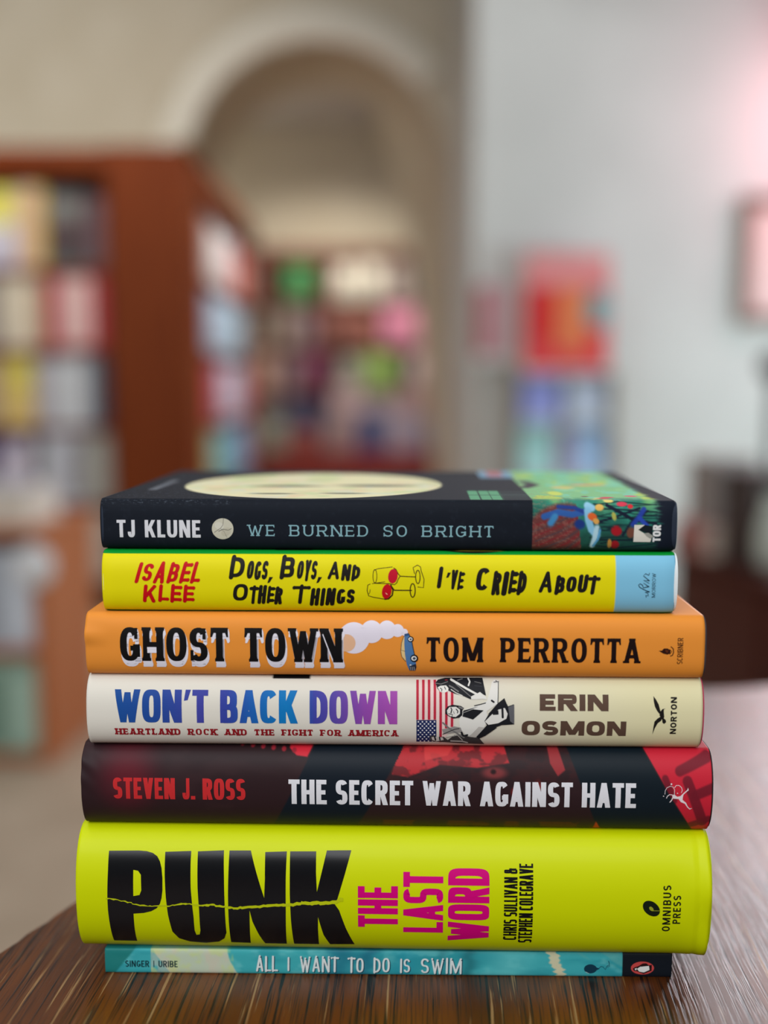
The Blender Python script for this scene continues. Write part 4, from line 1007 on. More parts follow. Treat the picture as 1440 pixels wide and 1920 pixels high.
    # dark foot and head of the jacket
    fr = fbm(X * .02, Y * .8, 23) * 26
    C.over(sst(1226, 1244, X + fr - 12), (14, 22, 36))
    C.over(.45 * sst(1016, 1034, Y) * (X > 1003), (8, 18, 20))
    return C.c

def paint_B2(u, v, d, reg):
    C = Canvas(len(u), (226, 214, 0))
    T = BOOK['B2']['T'] * 1000
    C.over(np.clip((u - 87.9) / .25, 0, 1), (126, 190, 218))
    gr = ((reg != 0) | (v > T - 1.1) | (v < .6)) * 1.0
    C.over(gr, (0, 140, 44))
    m = (reg == 1) | (v > T - 1.1)
    C.ell(np.where(m, u, -999), d, 34, 8, 14, 4.5, (24, 20, 10), soft=.1)
    C.ell(np.where(m, u, -999), d, 36, 9.5, 13, 4.2, (226, 200, 60), soft=.1)
    C.seg(np.where(m, u, -999), d, [(-43, 6.5), (-30, 7)], 1.4, (20, 30, 14), soft=.5)
    return C.c

def paint_B3(u, v, d, reg):
    C = Canvas(len(u), (228, 142, 52))
    return C.c

def paint_B4(u, v, d, reg):
    n = len(u); C = Canvas(n, (222, 217, 204))
    C.over(.85 * sst(10, 110, u), (222, 214, 164))
    m = (reg == 1) | (v > 27.6)
    e = vnoise(u * 1.5, u * 0, 4) * 1.2
    C.over(m * (u > -48 + e) * (u < -33) * (v + d * .3 > 28.2 + e * .4 - .15 * (u + 48)), (18, 16, 18))
    return C.c

def paint_B5(u, v, d, reg):
    n = len(u); C = Canvas(n, (44, 27, 30))
    X = 743.5 + u / .2101; Y = 1543.6 - 4.344 * v
    Y = np.where(reg == 1, 1397 - (d - 9) * 4.3, np.where(reg == 2, 1543 + (d - 9) * 4.3, Y))
    C.ell(X, Y, 240, 1445, 46, 50, (96, 24, 36), soft=.85, al=.9)
    C.over(.35 * sst(.5, .8, fbm(X * .012, Y * .03, 3)), (62, 40, 42))
    # navy field
    xl = 590 - (Y - 1400) * .55; xr = 762 - (Y - 1398) * .62
    C.over(np.clip((X - xl) / 3, 0, 1) * np.clip((xr - X) / 3, 0, 1), (14, 24, 34))
    # pale red fragments along the upper edge
    C.poly(X, Y, [(548, 1370), (592, 1372), (590, 1398), (580, 1414), (560, 1412), (546, 1402)], (206, 40, 56))
    for k in range(6): C.ell(X, Y, 455 + k * 20, 1397 + k * 1.6, 4.2, 3.4, (150, 36, 48), soft=.4)
    # crowd scene in red and dark brown
    m = (X > xr) & (X < 1072 + (Y - 1398) * .4)
    mm = np.where(m, X, -9e3)
    C.poly(mm, Y, [(740, 1440), (750, 1404), (800, 1380), (945, 1380), (960, 1420), (900, 1428), (830, 1424), (770, 1444)], (178, 44, 50))
    C.over(m * .55 * sst(.42, .6, fbm(X * .05, Y * .09, 9)) * (Y < 1450), (60, 28, 30))
    C.poly(mm, Y, [(800, 1400), (860, 1392), (845, 1410), (802, 1418)], (206, 62, 62), .8)
    C.ell(mm, Y, 932, 1436, 22, 9, (120, 50, 52), soft=.5); C.ell(mm, Y, 930, 1434, 5, 4, (40, 20, 22), soft=.5)
    C.poly(mm, Y, [(1030, 1385), (1052, 1398), (1064, 1430), (1050, 1440), (1036, 1420)], (160, 50, 54), .9)
    C.ell(mm, Y, 1014, 1462, 8, 13, (120, 34, 32), soft=.6); C.ell(mm, Y, 968, 1468, 5, 7, (110, 30, 30), soft=.6)
    C.over(m * (Y > 1525) * sst(.5, .6, fbm(X * .03, Y * .03, 15)) * .8, (84, 40, 26))
    # second navy field
    xa = 1068 + (Y - 1398) * .42; xb = np.where(Y < 1470, 1213 + (Y - 1400) * .63, 1257 + (Y - 1470) * .70) 
    C.over(np.clip((X - xa) / 3, 0, 1) * np.clip((xb - X) / 3, 0, 1), (14, 26, 34))
    C.poly(X, Y, [(1124, 1522), (1142, 1552), (1118, 1552)], (190, 60, 36))
    # red end with darker slanting bars
    red = np.clip((X - xb) / 2, 0, 1)
    C.over(red, (196, 36, 54))
    rx = np.where(red > .5, X, -9e3)
    for p, w in (([(1276, 1430), (1328, 1408)], 17), ([(1290, 1446), (1322, 1520)], 18), ([(1249, 1442), (1266, 1480)], 12), ([(1306, 1470), (1340, 1456)], 18), ([(1300, 1528), (1332, 1514)], 13)):
        C.seg(rx, Y, p, w, (112, 26, 40), soft=1.6, al=.92)
    return C.c

def paint_B6(u, v, d, reg):
    C = Canvas(len(u), (202, 214, 0))
    return C.c

def paint_B7(u, v, d, reg):
    n = len(u); X = 728.5 + u / .2166; Y = 1828.4 - 4.6 * v
    C = Canvas(n, (64, 172, 178))
    C.over(.8 * sst(.4, .7, fbm(X * .012, Y * .04, 2)), (44, 148, 158))
    C.over(.5 * sst(.5, .75, fbm(X * .03 + 5, Y * .06, 6)), (120, 200, 200))
    C.poly(X, Y, [(190, 1700), (262, 1770), (205, 1840), (190, 1840)], (30, 120, 116), .9)
    C.poly(X, Y, [(276, 1765), (424, 1765), (432, 1800), (450, 1835), (325, 1835), (300, 1800)], (196, 206, 180), .95)
    m = (X > 284) & (X < 440)
    C.over(m * .6 * sst(.45, .7, fbm(X * .05, Y * .03, 9)), (206, 196, 176)); C.over(m * .5 * sst(.5, .7, fbm(X * .04 + 8, Y * .05, 19)), (196, 214, 130))
    for x, w, c, a in ((640, 40, (32, 110, 132), .7), (690, 24, (28, 96, 122), .6), (880, 18, (36, 110, 118), .7), (835, 12, (40, 120, 130), .5), (760, 40, (40, 150, 170), .5), (960, 60, (110, 204, 204), .6)):
        C.over(a * np.exp(-((X - x + (Y - 1800) * .2 + 14 * (vnoise(Y * .1, X * 0, int(x)) - .5)) / w) ** 2 * 2), c)
    wob = 10 * (vnoise(Y * .22, Y * 0, 77) - .5)
    C.over(np.clip((X - 1024 - (Y - 1780) * .45 - wob) / 3, 0, 1) * np.clip((1046 + (Y - 1780) * .42 + wob - X) / 3, 0, 1), (206, 204, 170))
    C.over(.5 * np.clip((X - 1060) / 60, 0, 1) * sst(.5, .7, fbm(X * .06 - Y * .1, Y * .02, 50)), (110, 176, 168))
    C.over((X > 1167) * 1.0, (16, 22, 30))
    C.over((reg != 0) * .4, (40, 120, 120))
    return C.c

def build_book(key, name, label, group, rough, coat, board, nu, ns, nc, page=True):
    b = BOOK[key]; L = b['L']; T = b['T']; W = b['W']
    root = thing(name, label, 'book', (b['Xc'], b['Y'], b['z']), b['yaw'], group)
    pm = print_mat('ink_' + key, rough, 0.16, coat)
    gloss = print_mat('gloss_ink_' + key, .24, .32, 0) if key == 'B6' else pm
    # ---- jacket: cover, spine, cover as one wrapped sheet
    prof = []          # (y, z, region)
    e = .00012
    for k in range(nc + 1): prof.append((W + (b['b'] - W) * (k / nc) ** .9, T - e, 1))
    for k in range(1, ns):
        t = math.cos(math.pi * k / ns); tt = math.copysign(abs(t) ** (.8 if b['n'] > 2.5 else 1.0), t)
        z = T / 2 + (T / 2 - e) * tt
        prof.append((yprof(b, z), z, 0))
    for k in range(13): prof.append((b['b'] + (W - b['b']) * (k / 12), e, 2))
    P = np.array(prof); m = len(prof)
    us = np.linspace(-L / 2, L / 2, nu)
    pos = np.zeros((nu, m, 3)); pos[:, :, 0] = us[:, None]; pos[:, :, 1] = P[None, :, 0]; pos[:, :, 2] = P[None, :, 1]
    for i, x in enumerate(us):
        if abs(x) > L / 2 - .017:
            for j in range(m):
                if P[j, 2] == 0: pos[i, j, 1] += crease(key, x, P[j, 1], b)
    idx = np.arange(nu * m).reshape(nu, m)
    f = np.stack([idx[:-1, :-1], idx[:-1, 1:], idx[1:, 1:], idx[1:, :-1]], -1).reshape(-1, 4)
    me = bpy.data.meshes.new('jacket')
    me.from_pydata(pos.reshape(-1, 3).tolist(), [], f.tolist())
    me.materials.append(pm)
    for p in me.polygons: p.use_smooth = True
    o = bpy.data.objects.new('jacket' if page else 'cover', me); COL.objects.link(o); o.parent = root
    cols = globals()['paint_' + key](np.repeat(us, m) * 1000, np.tile(P[:, 1], nu) * 1000, np.tile(P[:, 0], nu) * 1000, np.tile(P[:, 2], nu).astype(int))
    set_print(o, linarr(cols))
    sd = o.modifiers.new('paper_thickness', 'SOLIDIFY'); sd.thickness = .0003; sd.offset = -1
    # ---- boards
    g = .0006; th = .0026 if page else .0008
    outer, inner = [], []
    n2 = 24
    def shell(off):
        q = [(W - .0012, T - off)]
        for k in range(n2 + 1):
            z = T / 2 + (T / 2 - off) * math.cos(math.pi * k / n2)
            zz = T / 2 + (T / 2) * math.cos(math.pi * k / n2)
            q.append((yprof(b, zz) + off, z))
        q.append((W - .0012, off)); return q
    if page:
        so, si = shell(g), shell(g + th)
        x0, x1 = -L / 2 + .0006, L / 2 - (.0006 if board is None else -.0007)
        bm = bmesh.new()
        A = [[bm.verts.new((x, y, z)) for y, z in so] for x in (x0, x1)]; Bq = [[bm.verts.new((x, y, z)) for y, z in si] for x in (x0, x1)]
        k = len(so)
        for i in range(k - 1):
            bm.faces.new((A[0][i], A[0][i + 1], A[1][i + 1], A[1][i])); bm.faces.new((Bq[0][i], Bq[1][i], Bq[1][i + 1], Bq[0][i + 1]))
            bm.faces.new((A[0][i], Bq[0][i], Bq[0][i + 1], A[0][i + 1])); bm.faces.new((A[1][i], A[1][i + 1], Bq[1][i + 1], Bq[1][i]))
        for i in (0, k - 1): bm.faces.new((A[0][i], A[1][i], Bq[1][i], Bq[0][i]))
        bmesh.ops.recalc_face_normals(bm, faces=bm.faces[:])
        obj('board_cover', bm, mat('board_' + key, board or (60, 56, 54), 0.7, 0.3), root)
    # ---- pages
    zi = g + th + .0003
    bm = bmesh.new()
    xs = (-L / 2 + .0035, L / 2 - .0035) if page else (-L / 2 + .0008, L / 2 - .0008)
    fr = []
    for k in range(13):
        z = zi + (T - 2 * zi) * k / 12
        fr.append((yprof(b, T / 2 + (z - T / 2) * 1.0) + g + th + .0012, z))
    back = [(W - .005 + yprof(b, z) * .25, z) for y, z in fr]
    ring_ = fr + back[::-1]
    a = [bm.verts.new((xs[0], y, z)) for y, z in ring_]; c = [bm.verts.new((xs[1], y, z)) for y, z in ring_]
    for i in range(len(a)): bm.faces.new((a[i], a[(i + 1) % len(a)], c[(i + 1) % len(a)], c[i]))
    for k in range(12):
        r0 = (a[k], a[k + 1], a[25 - k - 1], a[25 - k]); bm.faces.new(r0)
        bm.faces.new([c[25 - k], c[25 - k - 1], c[k + 1], c[k]])
    bmesh.ops.recalc_face_normals(bm, faces=bm.faces[:])
    obj('page_block', bm, M['pages'], root)
    for (kk, part) in PRINT:
        if kk == key: printed(key, part, o, gloss if part == 'title_lettering' else pm)
    return root

build_book('B7', 'picture_book', 'thin turquoise picture book with white hand lettering under the whole stack', 'books in the stack', .45, .0, None, 560, 30, 16, False)
build_book('B6', 'hardcover_book', 'thickest book, a lime hardcover with huge torn black letters and magenta words', 'books in the stack', .5, .04, (186, 200, 10), 220, 90, 16)
build_book('B5', 'hardcover_book', 'dark maroon and navy hardcover with white title and red end, third from the bottom', 'books in the stack', .5, .0, (24, 20, 22), 700, 110, 40)
build_book('B4', 'hardcover_book', 'cream hardcover with blue to purple title and striped flag collage on the spine', 'books in the stack', .55, .0, (176, 40, 76), 260, 70, 16)
build_book('B3', 'hardcover_book', 'orange hardcover with black shadowed letters and a small smoking blue car', 'books in the stack', .55, .0, (54, 58, 66), 220, 60, 16)
build_book('B2', 'hardcover_book', 'yellow hardcover with green covers, brush lettering and two drawn wine glasses', 'books in the stack', .55, .0, (226, 232, 232), 420, 70, 60)
build_book('B1', 'hardcover_book', 'dark navy hardcover with moon and painted garden, lying on top of the stack', 'books in the stack', .72, .0, (30, 40, 56), 640, 72, 170)
# ---------------------------------------------------------------- the shop behind: furniture and face-out books
ORD = ['topmost', 'second', 'third', 'fourth', 'fifth', 'sixth', 'seventh', 'eighth', 'ninth', 'tenth']
NTH = ['first', 'second', 'third', 'fourth', 'fifth', 'sixth', 'seventh', 'eighth', 'ninth', 'tenth', 'eleventh', 'twelfth']

def display_book(label, group, loc, w, h, t, base, panels=(), rotz=0.0, flat=False, lean=0.0):
    """a closed book with boards, rounded spine at its left and a page block; printed panels lie on the front board"""
    bm = bmesh.new(); cl = bm.verts.layers.float_color.new('print')
    def colour(vs, c):
        for v in vs: v[cl] = (*lin(c), 1)
    def bx(x0, x1, y0, y1, z0, z1, c):
        k = len(bm.verts); box(bm, x0, x1, y0, y1, z0, z1); bm.verts.ensure_lookup_table(); colour(bm.verts[k:], c)
    bd = .003
    bx(-w / 2, w / 2, 0, bd, 0, h, base); bx(-w / 2, w / 2, t - bd, t, 0, h, base)
    bx(-w / 2 + .0005, -w / 2 + .004, bd, t - bd, 0, h, base)
    bx(-w / 2 + .0045, w / 2 - .004, bd + .0003, t - bd - .0003, .003, h - .003, (226, 216, 198))
    for (x0, y0, x1, y1, c) in panels:
        bx(-w / 2 + x0 * w, -w / 2 + x1 * w, -.0008, -.0001, y0 * h, y1 * h, c)
    o = obj('book', bm, M['print_matte'])
    o.location = (loc[0], loc[1], loc[2] + .0005)
    if flat: o.rotation_euler = (R(-90), 0, rotz); 
    else: o.rotation_euler = (lean, 0, rotz)
    return tag(o, label, 'book', group)

def cname(c):
    import colorsys
    h, l, s = colorsys.rgb_to_hls(*[v / 255 for v in c[:3]])
    if s < .14 or l > .88: return 'white' if l > .78 else 'pale grey' if l > .6 else 'grey' if l > .3 else 'black'
    hue = h * 360
    n = 'red' if hue < 16 or hue > 345 else 'orange' if hue < 38 else 'yellow' if hue < 68 else 'green' if hue < 160 else 'teal' if hue < 195 else 'blue' if hue < 245 else 'purple' if hue < 295 else 'pink'
    if n == 'orange' and l < .45: n = 'brown'
    if n == 'orange' and l > .68: n = 'cream'
    if n == 'red' and l > .62: n = 'pink'
    return ('pale ' if l > .68 and n not in ('cream', 'pink') else 'dark ' if l < .28 else '') + n

def bookcase(name, label, loc, rotz, width, depth, height, shelves, post, m, th=.025):
    """open bookcase: sides, back, top, shelves and a wide face post at its right end; local x along the front, y into it"""
    t = thing(name, label, 'bookcase', loc, rotz)
    obj('side_panel', boxbm(0, th, 0.01, depth, 0, height, bevel=.002), m, t)
    obj('side_panel', boxbm(width - th, width, 0.01, depth, 0, height, bevel=.002), m, t)
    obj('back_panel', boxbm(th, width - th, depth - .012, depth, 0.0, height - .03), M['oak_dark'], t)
    obj('top_rail', boxbm(0, width, 0, .022, height - .1, height, bevel=.003), m, t)
    obj('top_board', boxbm(-.0, width + .0, .0225, depth, height - .0295, height), m, t)
    if post: obj('face_post', boxbm(width - post, width, -.012, .0095, 0, height + .004, bevel=.004), m, t)
    for z in shelves:
        obj('shelf', boxbm(th, width - th, .012, depth - .013, z - th, z, bevel=.002), m, t)
    return t

# ---- left bookcase, front towards the camera
SH = [1.47, 1.14, 0.81, 0.48, 0.15]
bookcase('bookcase', 'brown wooden bookcase at the left whose wide end post faces the camera', (-2.90, 4.6, 0), 0, 2.10, .34, 1.955, SH, .345, M['oak'])
rows = [
 [(-48, 42, .32, (200, 196, 206), [(0, .55, 1, 1, (206, 198, 90)), (.1, .05, .9, .3, (170, 168, 190))]), (46, 97, .33, (196, 164, 140), [(.7, 0, 1, 1, (176, 150, 60))]), (100, 168, .31, (70, 70, 72), [(0, .36, 1, .5, (70, 10, 26)), (.1, .62, .9, .9, (112, 110, 108))]), (172, 213, .29, (98, 74, 82), [])],
 [(-80, -6, .29, (120, 110, 120), []), (3, 84, .30, (196, 186, 168), [(.78, 0, 1, 1, (190, 166, 140))]), (90, 206, .296, (160, 44, 56), [(.26, .04, .76, .98, (206, 172, 170))])],
 [(-60, -2, .28, (160, 140, 120), []), (2, 66, .30, (204, 178, 110), [(.4, .5, .9, 1, (196, 188, 70))]), (68, 92, .28, (170, 162, 172), []), (95, 180, .30, (186, 190, 196), [(.8, .02, 1, .98, (140, 142, 150))]), (182, 208, .30, (36, 50, 72), [])],
 [(-60, -8, .28, (90, 80, 110), []), (-4, 54, .29, (196, 190, 206), [(.0, .7, .4, 1, (80, 70, 120)), (.5, 0, 1, .3, (206, 190, 190))]), (76, 148, .30, (186, 190, 200), [(.6, .1, 1, .9, (150, 150, 160))]), (152, 218, .30, (160, 160, 154), [])],
 [(-40, 30, .29, (170, 90, 80), []), (40, 120, .30, (110, 130, 150), []), (130, 205, .29, (190, 180, 170), [])]]
for r, (z, row) in enumerate(zip(SH, rows)):
    k4 = 4.62 * 1.0
    for k, (p0, p1, h, base, pan) in enumerate(row):
        x0, x1 = (p0 - 720) * .00226, (p1 - 720) * .00226
        x1 = min(x1, -1.165)
        display_book(f'{cname(base)} book on the {ORD[r]} shelf of the left bookcase, {NTH[len(row) - 1 - k]} from end post', 'face-out books in the left bookcase', ((x0 + x1) / 2, 4.625 + .006 * (k % 2), z), x1 - x0 - .004, h, .03, base, pan)

# ---- a trailing plant on top of that bookcase
t = thing('potted_plant', 'small green leafy plant in a pot on top of the left bookcase', 'plant', (-.86, 4.76, 1.9551))
bm = bmesh.new(); lathe(bm, [(.022, 0), (.03, .03), (.03, .034), (.026, .03)], 20); obj('pot', bm, M['pot'], t, True)
bm = bmesh.new(); rng = random.Random(2)
for k in range(26):
    a = rng.uniform(0, 6.28); l = rng.uniform(.02, .045); up = rng.uniform(.3, 1.1)
    d = Vector((math.cos(a) * l, math.sin(a) * l, up * l)); o0 = Vector((0, 0, .03)); s = Vector((-math.sin(a), math.cos(a), 0)) * .008
    vs = [bm.verts.new(p) for p in (o0, o0 + d * .5 + s, o0 + d, o0 + d * .5 - s + Vector((0, 0, .002)))]; bm.faces.new(vs)
obj('foliage', bm, M['leaf'], t)

# ---- second bookcase running away from the camera along the left
SH2 = [1.47, 1.14, 0.81, 0.48, 0.15]
bookcase('bookcase', 'brown bookcase running back towards the arch, its shelves facing right', (-.80, 4.965, 0), R(90), 2.0, .29, 1.945, SH2, 0, M['oak'])
rowcols = [
 [((190, 150, 140), 0), ((214, 212, 212), 1), ((216, 210, 210), 1), ((214, 190, 190), 0), ((204, 70, 70), 0), ((216, 120, 110), 1), ((190, 160, 150), 0)],
 [((150, 156, 180), 0), ((176, 196, 216), 1), ((178, 200, 220), 1), ((186, 204, 218), 0), ((150, 180, 200), 1), ((110, 120, 140), 0), ((150, 130, 120), 0)],
 [((196, 66, 60), 0), ((170, 80, 110), 1), ((200, 196, 216), 1), ((196, 200, 222), 0), ((204, 196, 214), 1), ((196, 90, 110), 0), ((190, 70, 90), 0)],
 [((170, 170, 110), 0), ((130, 176, 176), 1), ((96, 176, 190), 0), ((110, 166, 206), 1), ((140, 166, 206), 0), ((160, 150, 190), 0), ((176, 150, 160), 0)],
 [((150, 120, 110), 0), ((160, 170, 160), 1), ((120, 110, 120), 0), ((180, 160, 140), 0), ((150, 80, 80), 0), ((110, 130, 150), 0), ((170, 170, 170), 0)]]
for r, (z, row) in enumerate(zip(SH2, rowcols)):
    for k, (base, q) in enumerate(row):
        w = .235; y = 5.0 + .14 + k * .272
        h = .30 - .02 * ((k + r) % 3)
        pan = [(.15, .55, .85, .85, tuple(min(255, c + 22) for c in base)), (.2, .12, .8, .3, tuple(int(c * .75) for c in base))] if q else []
        display_book(f'{cname(base)} book on the {ORD[r]} shelf of the receding bookcase, {NTH[k]} from its near end', 'face-out books in the receding bookcase', (-.825, y, z), w, h, .03, base, pan, rotz=R(90))

# ---- far bookcase under the arch
SH3 = [1.70, 1.31, 0.92, 0.53, 0.14]
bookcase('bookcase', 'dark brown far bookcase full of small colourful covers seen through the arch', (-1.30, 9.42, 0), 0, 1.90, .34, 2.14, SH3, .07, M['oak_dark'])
far = [
 [(470, 505, (110, 70, 60)), (538, 592, (52, 116, 66)), (606, 622, (90, 30, 20)), (626, 672, (196, 190, 178)), (676, 722, (200, 194, 182)), (728, 764, (170, 154, 150)), (772, 830, (96, 128, 160))],
 [(470, 510, (120, 110, 100)), (530, 560, (140, 124, 118)), (564, 596, (96, 80, 92)), (600, 646, (110, 66, 58)), (656, 704, (136, 84, 74)), (716, 788, (206, 130, 160)), (792, 834, (70, 84, 104))],
 [(480, 520, (160, 130, 120)), (532, 560, (130, 110, 120)), (566, 622, (96, 44, 70)), (640, 680, (150, 150, 140)), (684, 742, (130, 160, 84)), (748, 764, (50, 70, 50)), (768, 828, (196, 170, 176))],
 [(480, 520, (120, 110, 110)), (530, 562, (80, 84, 110)), (566, 610, (52, 56, 88)), (622, 690, (196, 176, 180)), (694, 760, (190, 156, 156)), (766, 832, (150, 144, 152))],
 [(490, 560, (120, 100, 86)), (566, 610, (90, 60, 60)), (622, 690, (160, 140, 150)), (700, 760, (120, 130, 150)), (770, 830, (150, 110, 110))]]
for r, (z, row) in enumerate(zip(SH3, far)):
    for k, (p0, p1, base) in enumerate(row):
        x0, x1 = (p0 - 720) * .00463, (p1 - 720) * .00463
        pan = [(.15, .5, .85, .9, tuple(min(255, int(c * 1.12) + 8) for c in base)), (.1, .08, .9, .3, tuple(int(c * .8) for c in base))] if p1 - p0 > 40 else []
        display_book(f'{cname(base)} book on the {ORD[r]} shelf of the far bookcase, {NTH[k]} from its left', 'face-out books in the far bookcase', ((x0 + x1) / 2, 9.445, z), x1 - x0 - .01, .33 - .03 * ((k + r) % 2), .03, base, pan)

# ---- display table in front of the far bookcase
t = thing('display_table', 'low display table draped in dull red standing before the far bookcase', 'table', (-.15, 8.62, 0))
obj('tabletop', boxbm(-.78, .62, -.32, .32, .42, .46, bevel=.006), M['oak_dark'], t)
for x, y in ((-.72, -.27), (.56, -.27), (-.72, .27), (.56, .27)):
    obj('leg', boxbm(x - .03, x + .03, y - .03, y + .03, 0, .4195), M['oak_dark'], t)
bm = bmesh.new(); box(bm, -.785, .625, -.331, -.3225, .02, .462); box(bm, -.785, .625, -.331, .3, .4605, .467)
obj('cloth', bm, mat('dull_red_cloth', (150, 66, 62), .9, .1), t)
tb = [(-.86, .20, .26, (176, 190, 180), 'front'), (-.62, .22, .18, (170, 100, 96), 'front'), (-.36, .20, .30, (180, 160, 164), 'front'), (-.10, .22, .30, (70, 92, 150), 'front'), (.13, .20, .33, (196, 190, 214), 'front'), (.36, .21, .26, (150, 156, 190), 'front')]
for k, (x, w, h, c, _) in enumerate(tb):
    display_book(f'{cname(c)} book standing on the red-draped display table, {NTH[k]} from the left', 'books standing on the display table', (x, 8.42 + .02 * (k % 2), .4671), w, h, .03, c, [(.15, .5, .85, .88, tuple(min(255, v + 20) for v in c))])
tb2 = [(-.30, .22, .52, (200, 176, 182)), (-.04, .2, .44, (176, 160, 170)), (.20, .22, .50, (186, 150, 150)), (.42, .2, .42, (196, 120, 116))]
for k, (x, w, h, c) in enumerate(tb2):
    display_book(f'tall {cname(c)} book in the back row of the display table, {NTH[k]} from the left', 'tall books at the back of the display table', (x, 8.74, .4671), w, h, .035, c, [(.1, .6, .9, .92, tuple(min(255, v + 14) for v in c))])

# ---- white rack on the right wall with poster and books
t = thing('display_rack', 'narrow pale display rack standing against the white wall at the right', 'rack', (.80, 4.84, 0))
obj('back_panel', boxbm(-.21, .21, .10, .115, 0, 1.50), M['rack'], t)
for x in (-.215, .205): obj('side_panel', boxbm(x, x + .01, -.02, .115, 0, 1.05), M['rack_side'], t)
for z in (1.05, .83, .575, .30, .05): obj('ledge', boxbm(-.2045, .2045, -.03, .0995, z - .015, z, bevel=.002), M['rack'], t)
t2 = thing('poster', 'big red poster with orange stripe and teal disc on top of the pale rack', 'poster', (.805, 4.85, 1.0502))
obj('board', boxbm(-.185, .185, 0, .012, 0, .505, bevel=.002), mat('poster_red', (214, 62, 66), .55, .3), t2)
bm = bmesh.new(); box(bm, -.18, .18, -.0015, -.0002, .365, .5); obj('pink_band', bm, mat('poster_pink', (222, 140, 140), .55, .3), t2)
bm = bmesh.new(); box(bm, -.165, -.05, -.0025, -.0016, .13, .36); obj('scarlet_block', bm, mat('poster_scarlet', (206, 24, 30), .55, .3), t2)
bm = bmesh.new(); box(bm, -.05, .09, -.0025, -.0016, .09, .36); obj('orange_block', bm, mat('poster_orange', (222, 122, 74), .55, .3), t2)
bm = bmesh.new()
c0, c1 = [[bm.verts.new((.132 + .048 * math.cos(i * math.pi / 12), yy, .265 + .08 * math.sin(i * math.pi / 12))) for i in range(24)] for yy in (-.0036, -.0026)]
bm.faces.new(c0); bm.faces.new(c1[::-1])
for i in range(24): bm.faces.new((c0[i], c1[i], c1[(i + 1) % 24], c0[(i + 1) % 24]))
bmesh.ops.recalc_face_normals(bm, faces=bm.faces[:])
obj('teal_disc', bm, mat('poster_teal', (84, 156, 160), .55, .3), t2)
for z, ro in ((.83, [(-.105, .17, .19, (128, 134, 196), 'upper'), (.10, .17, .185, (170, 178, 196), 'upper')]), (.575, [(-.12, .16, .225, (150, 196, 194), 'middle'), (.005, .06, .22, (150, 130, 160), 'middle'), (.115, .13, .22, (150, 180, 216), 'middle')]), (.30, [(-.1, .17, .22, (190, 160, 150), 'lower'), (.1, .17, .22, (130, 150, 160), 'lower')])):
    for k, (x, w, h, c, lv) in enumerate(ro):
        display_book(f'{cname(c)} book on the {lv} ledge of the pale rack, {NTH[k]} from the left', 'books on the pale rack', (.80 + x, 4.85, z + .0002), w, h, .025, c, [(.1, 0.04, .9, .5, tuple(min(255, v + 30) for v in c))])
t = thing('wall_ledge', 'little white picture ledge on the wall left of the red poster', 'ledge', (.515, 4.999, 1.10))
obj('ledge_board', boxbm(-.11, .075, -.06, -.0005, -.014, 0, bevel=.002), M['rack'], t); obj('lip', boxbm(-.11, .075, -.066, -.0605, -.014, .012), M['rack'], t)
display_book('dusty pink book with crimson spine strip on the little wall ledge', None, (.50, 4.945, 1.1002), .17, .325, .025, (196, 160, 164), [(0, 0, .26, 1, (150, 22, 42))])

# ---- framed picture, coat stand at the right edge
t = thing('framed_picture', 'brown framed pale pink picture hanging at the right end of the white wall', 'picture', (1.84, 4.999, 1.53))
obj('picture', boxbm(-.19, .19, -.018, -.006, -.22, .24), M['pink_picture'], t)
bm = bmesh.new()
box(bm, -.245, -.1905, -.03, -.0005, -.27, .29, bevel=.003); box(bm, .1905, .245, -.03, -.0005, -.27, .29, bevel=.003); box(bm, -.19, .19, -.03, -.0005, .2405, .29); box(bm, -.19, .19, -.03, -.0005, -.27, -.2205)
obj('frame', bm, M['brown_frame'], t)
t = thing('coat_stand', 'dark coat stand with round knob at the far right, before the white wall', 'stand', (1.50, 4.2, 0))
bm = bmesh.new(); lathe(bm, [(.19, 0), (.19, .015), (.03, .03), (.022, .06), (.02, .98), (.02, 1.0)]); obj('post', bm, M['black'], t, True)
bm = bmesh.new(); lathe(bm, [(.062 * math.sin(math.pi * k / 12), 1.055 - .062 * math.cos(math.pi * k / 12)) for k in range(13)]); obj('knob', bm, M['black'], t, True)

# ---- dark sideboard on the right
SX, SY, SRZ = .872, 3.22, R(8.3)
t = thing('sideboard', 'long dark mahogany sideboard at the right behind the book stack', 'sideboard', (SX, SY, 0), SRZ)
obj('body', boxbm(0, .55, -1.7, 0, .05, .48, bevel=.004), M['mahogany'], t)
obj('top_board', boxbm(-.012, .56, -1.71, .012, .4803, .505, bevel=.004), M['mahogany'], t)
for k in range(3):
    dr = obj('door', boxbm(-.012, -.0003, -1.66 + k * .55, -1.14 + k * .55, .08, .46, bevel=.003), M['mahogany'], t)
    obj('knob', boxbm(-.026, -.0123, -1.20 + k * .55, -1.18 + k * .55, .27, .29, bevel=.004), M['black'], dr)
obj('plinth', boxbm(.03, .52, -1.66, -.03, 0, .0497), M['mahogany'], t)
def on_side(x, y):
    c, s = math.cos(SRZ), math.sin(SRZ); return SX + x * c - y * s, SY + x * s + y * c
def boxthing(name, label, cat, x, y, z, w, d, h, m, rz=0, lid=True):
    px, py = on_side(x, y); t = thing(name, label, cat, (px, py, z), SRZ + rz)
    obj('box_body', boxbm(-w / 2, w / 2, -d / 2, d / 2, 0, h, bevel=.003), m, t)
    if lid: obj('lid', boxbm(-w / 2 - .003, w / 2 + .003, -d / 2 - .003, d / 2 + .003, h + .0003, h + .02, bevel=.002), m, t)
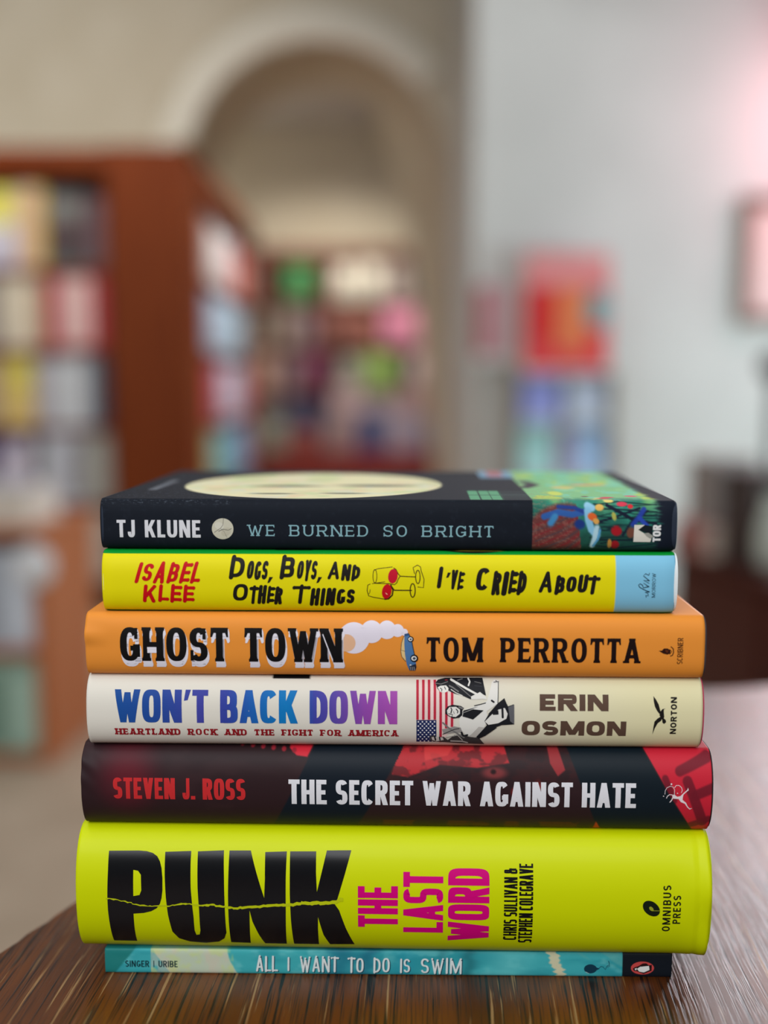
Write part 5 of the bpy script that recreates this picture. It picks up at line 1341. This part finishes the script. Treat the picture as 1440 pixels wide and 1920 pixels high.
for k, (z, c, w) in enumerate(((.5052, (176, 118, 110), .16), (.5355, (150, 100, 100), .15), (.566, (190, 130, 126), .15))):
    px, py = on_side(.08, -.12)
    display_book(f'dusty {cname(c)} book lying flat on the dark sideboard, {("lowest", "middle", "top")[k]} of three', 'books lying on the sideboard', (px, py - .1, z + .03), w, .21, .03, c, flat=True, rotz=SRZ)
px, py = on_side(.08, -.12)
t = thing('storage_box', 'grey cardboard box on the flat books at the far end of the sideboard', 'box', (px, py, .5965), SRZ)
obj('box_body', boxbm(-.065, .065, -.08, .08, 0, .16, bevel=.003), M['greybox'], t); obj('lid', boxbm(-.068, .068, -.083, .083, .1603, .185, bevel=.002), M['greybox'], t)
boxthing('storage_box', 'dark brown upright box standing on the sideboard in front of the grey box', 'box', .087, -.305, .5052, .12, .12, .235, M['brownbox'])
px, py = on_side(.085, -.44)
t = thing('vase', 'pale green ceramic vase on the sideboard at the right edge', 'vase', (px, py, .5052))
bm = bmesh.new(); lathe(bm, [(.035, 0), (.05, .03), (.052, .09), (.04, .15), (.03, .18), (.036, .2), (.03, .198)]); obj('vase_body', bm, M['vase'], t, True)

# ---- low orange-brown bookcase at the left
CX, CY = -.868, 2.74
t = thing('low_bookcase', 'low orange-brown bookcase at the left, its end panel facing the table', 'bookcase', (CX, CY, 0), R(-3))
obj('side_panel', boxbm(-.03, 0, 0, .40, 0, .60, bevel=.003), M['oak_orange'], t)
obj('side_panel', boxbm(-1.03, -1.0, 0, .40, 0, .60, bevel=.003), M['oak_orange'], t)
obj('back_panel', boxbm(-.9995, -.0305, .385, .40, 0, .6), M['oak_orange'], t)
obj('top_board', boxbm(-1.04, .01, -.01, .41, .6003, .625, bevel=.003), M['oak_orange'], t)
for z in (.31, .03): obj('shelf', boxbm(-.9995, -.0305, .005, .3845, z - .022, z), M['oak_orange'], t)
def on_low(x, y):
    c, s = math.cos(R(-3)), math.sin(R(-3)); return CX + x * c - y * s, CY + x * s + y * c
for z, ro, lv in ((.31, [((190, 198, 208), .25), ((200, 204, 210), .24), ((160, 150, 150), .25)], 'upper'), (.03, [((150, 180, 164), .24), ((176, 190, 190), .25), ((150, 160, 176), .23)], 'lower')):
    for k, (c, h) in enumerate(ro):
        px, py = on_low(-.12 - k * .19, .02)
        display_book(f'{cname(c)} book on the {lv} shelf of the low bookcase, {NTH[k]} from its end panel', 'face-out books in the low bookcase', (px, py, z + .0002), .165, h, .03, c, [(.1, .05, .55, .9, tuple(max(0, v - 30) for v in c)), (.6, .1, .92, .85, tuple(min(255, v + 24) for v in c))], rotz=R(-3))
for s, (x, y) in enumerate(((-.14, .16), (-.34, .16))):
    z = .6252
    for k in range(3):
        c = [[(206, 206, 204), (200, 196, 192), (190, 194, 206)], [(190, 200, 206), (206, 196, 190), (196, 200, 210)]][s][k]
        px, py = on_low(x, y); th = .032
        display_book(f'{cname(c)} book atop the low bookcase, {("bottom", "middle", "top")[k]} of the {("right", "left")[s]} pile', 'books lying on the low bookcase', (px, py - .12, z + th), .17, .24, th, c, flat=True, rotz=R(-3 + 2 * k)); z += th + .0004
px, py = on_low(-.022, -.0135)
t = thing('round_sign', 'small round white sign on the front corner of the low bookcase', 'sign', (px, py, .53), R(-3))
bm = bmesh.new(); lathe(bm, [(.052, -.003), (.054, 0), (.052, .003)], 32)
bmesh.ops.recalc_face_normals(bm, faces=bm.faces[:]); bmesh.ops.rotate(bm, verts=bm.verts[:], matrix=Matrix.Rotation(R(90), 3, 'X'))
obj('disc', bm, M['white'], t, True)
bm = bmesh.new(); box(bm, -.004, .004, .0035, .0095, -.02, .05); obj('clip', bm, M['black'], t)
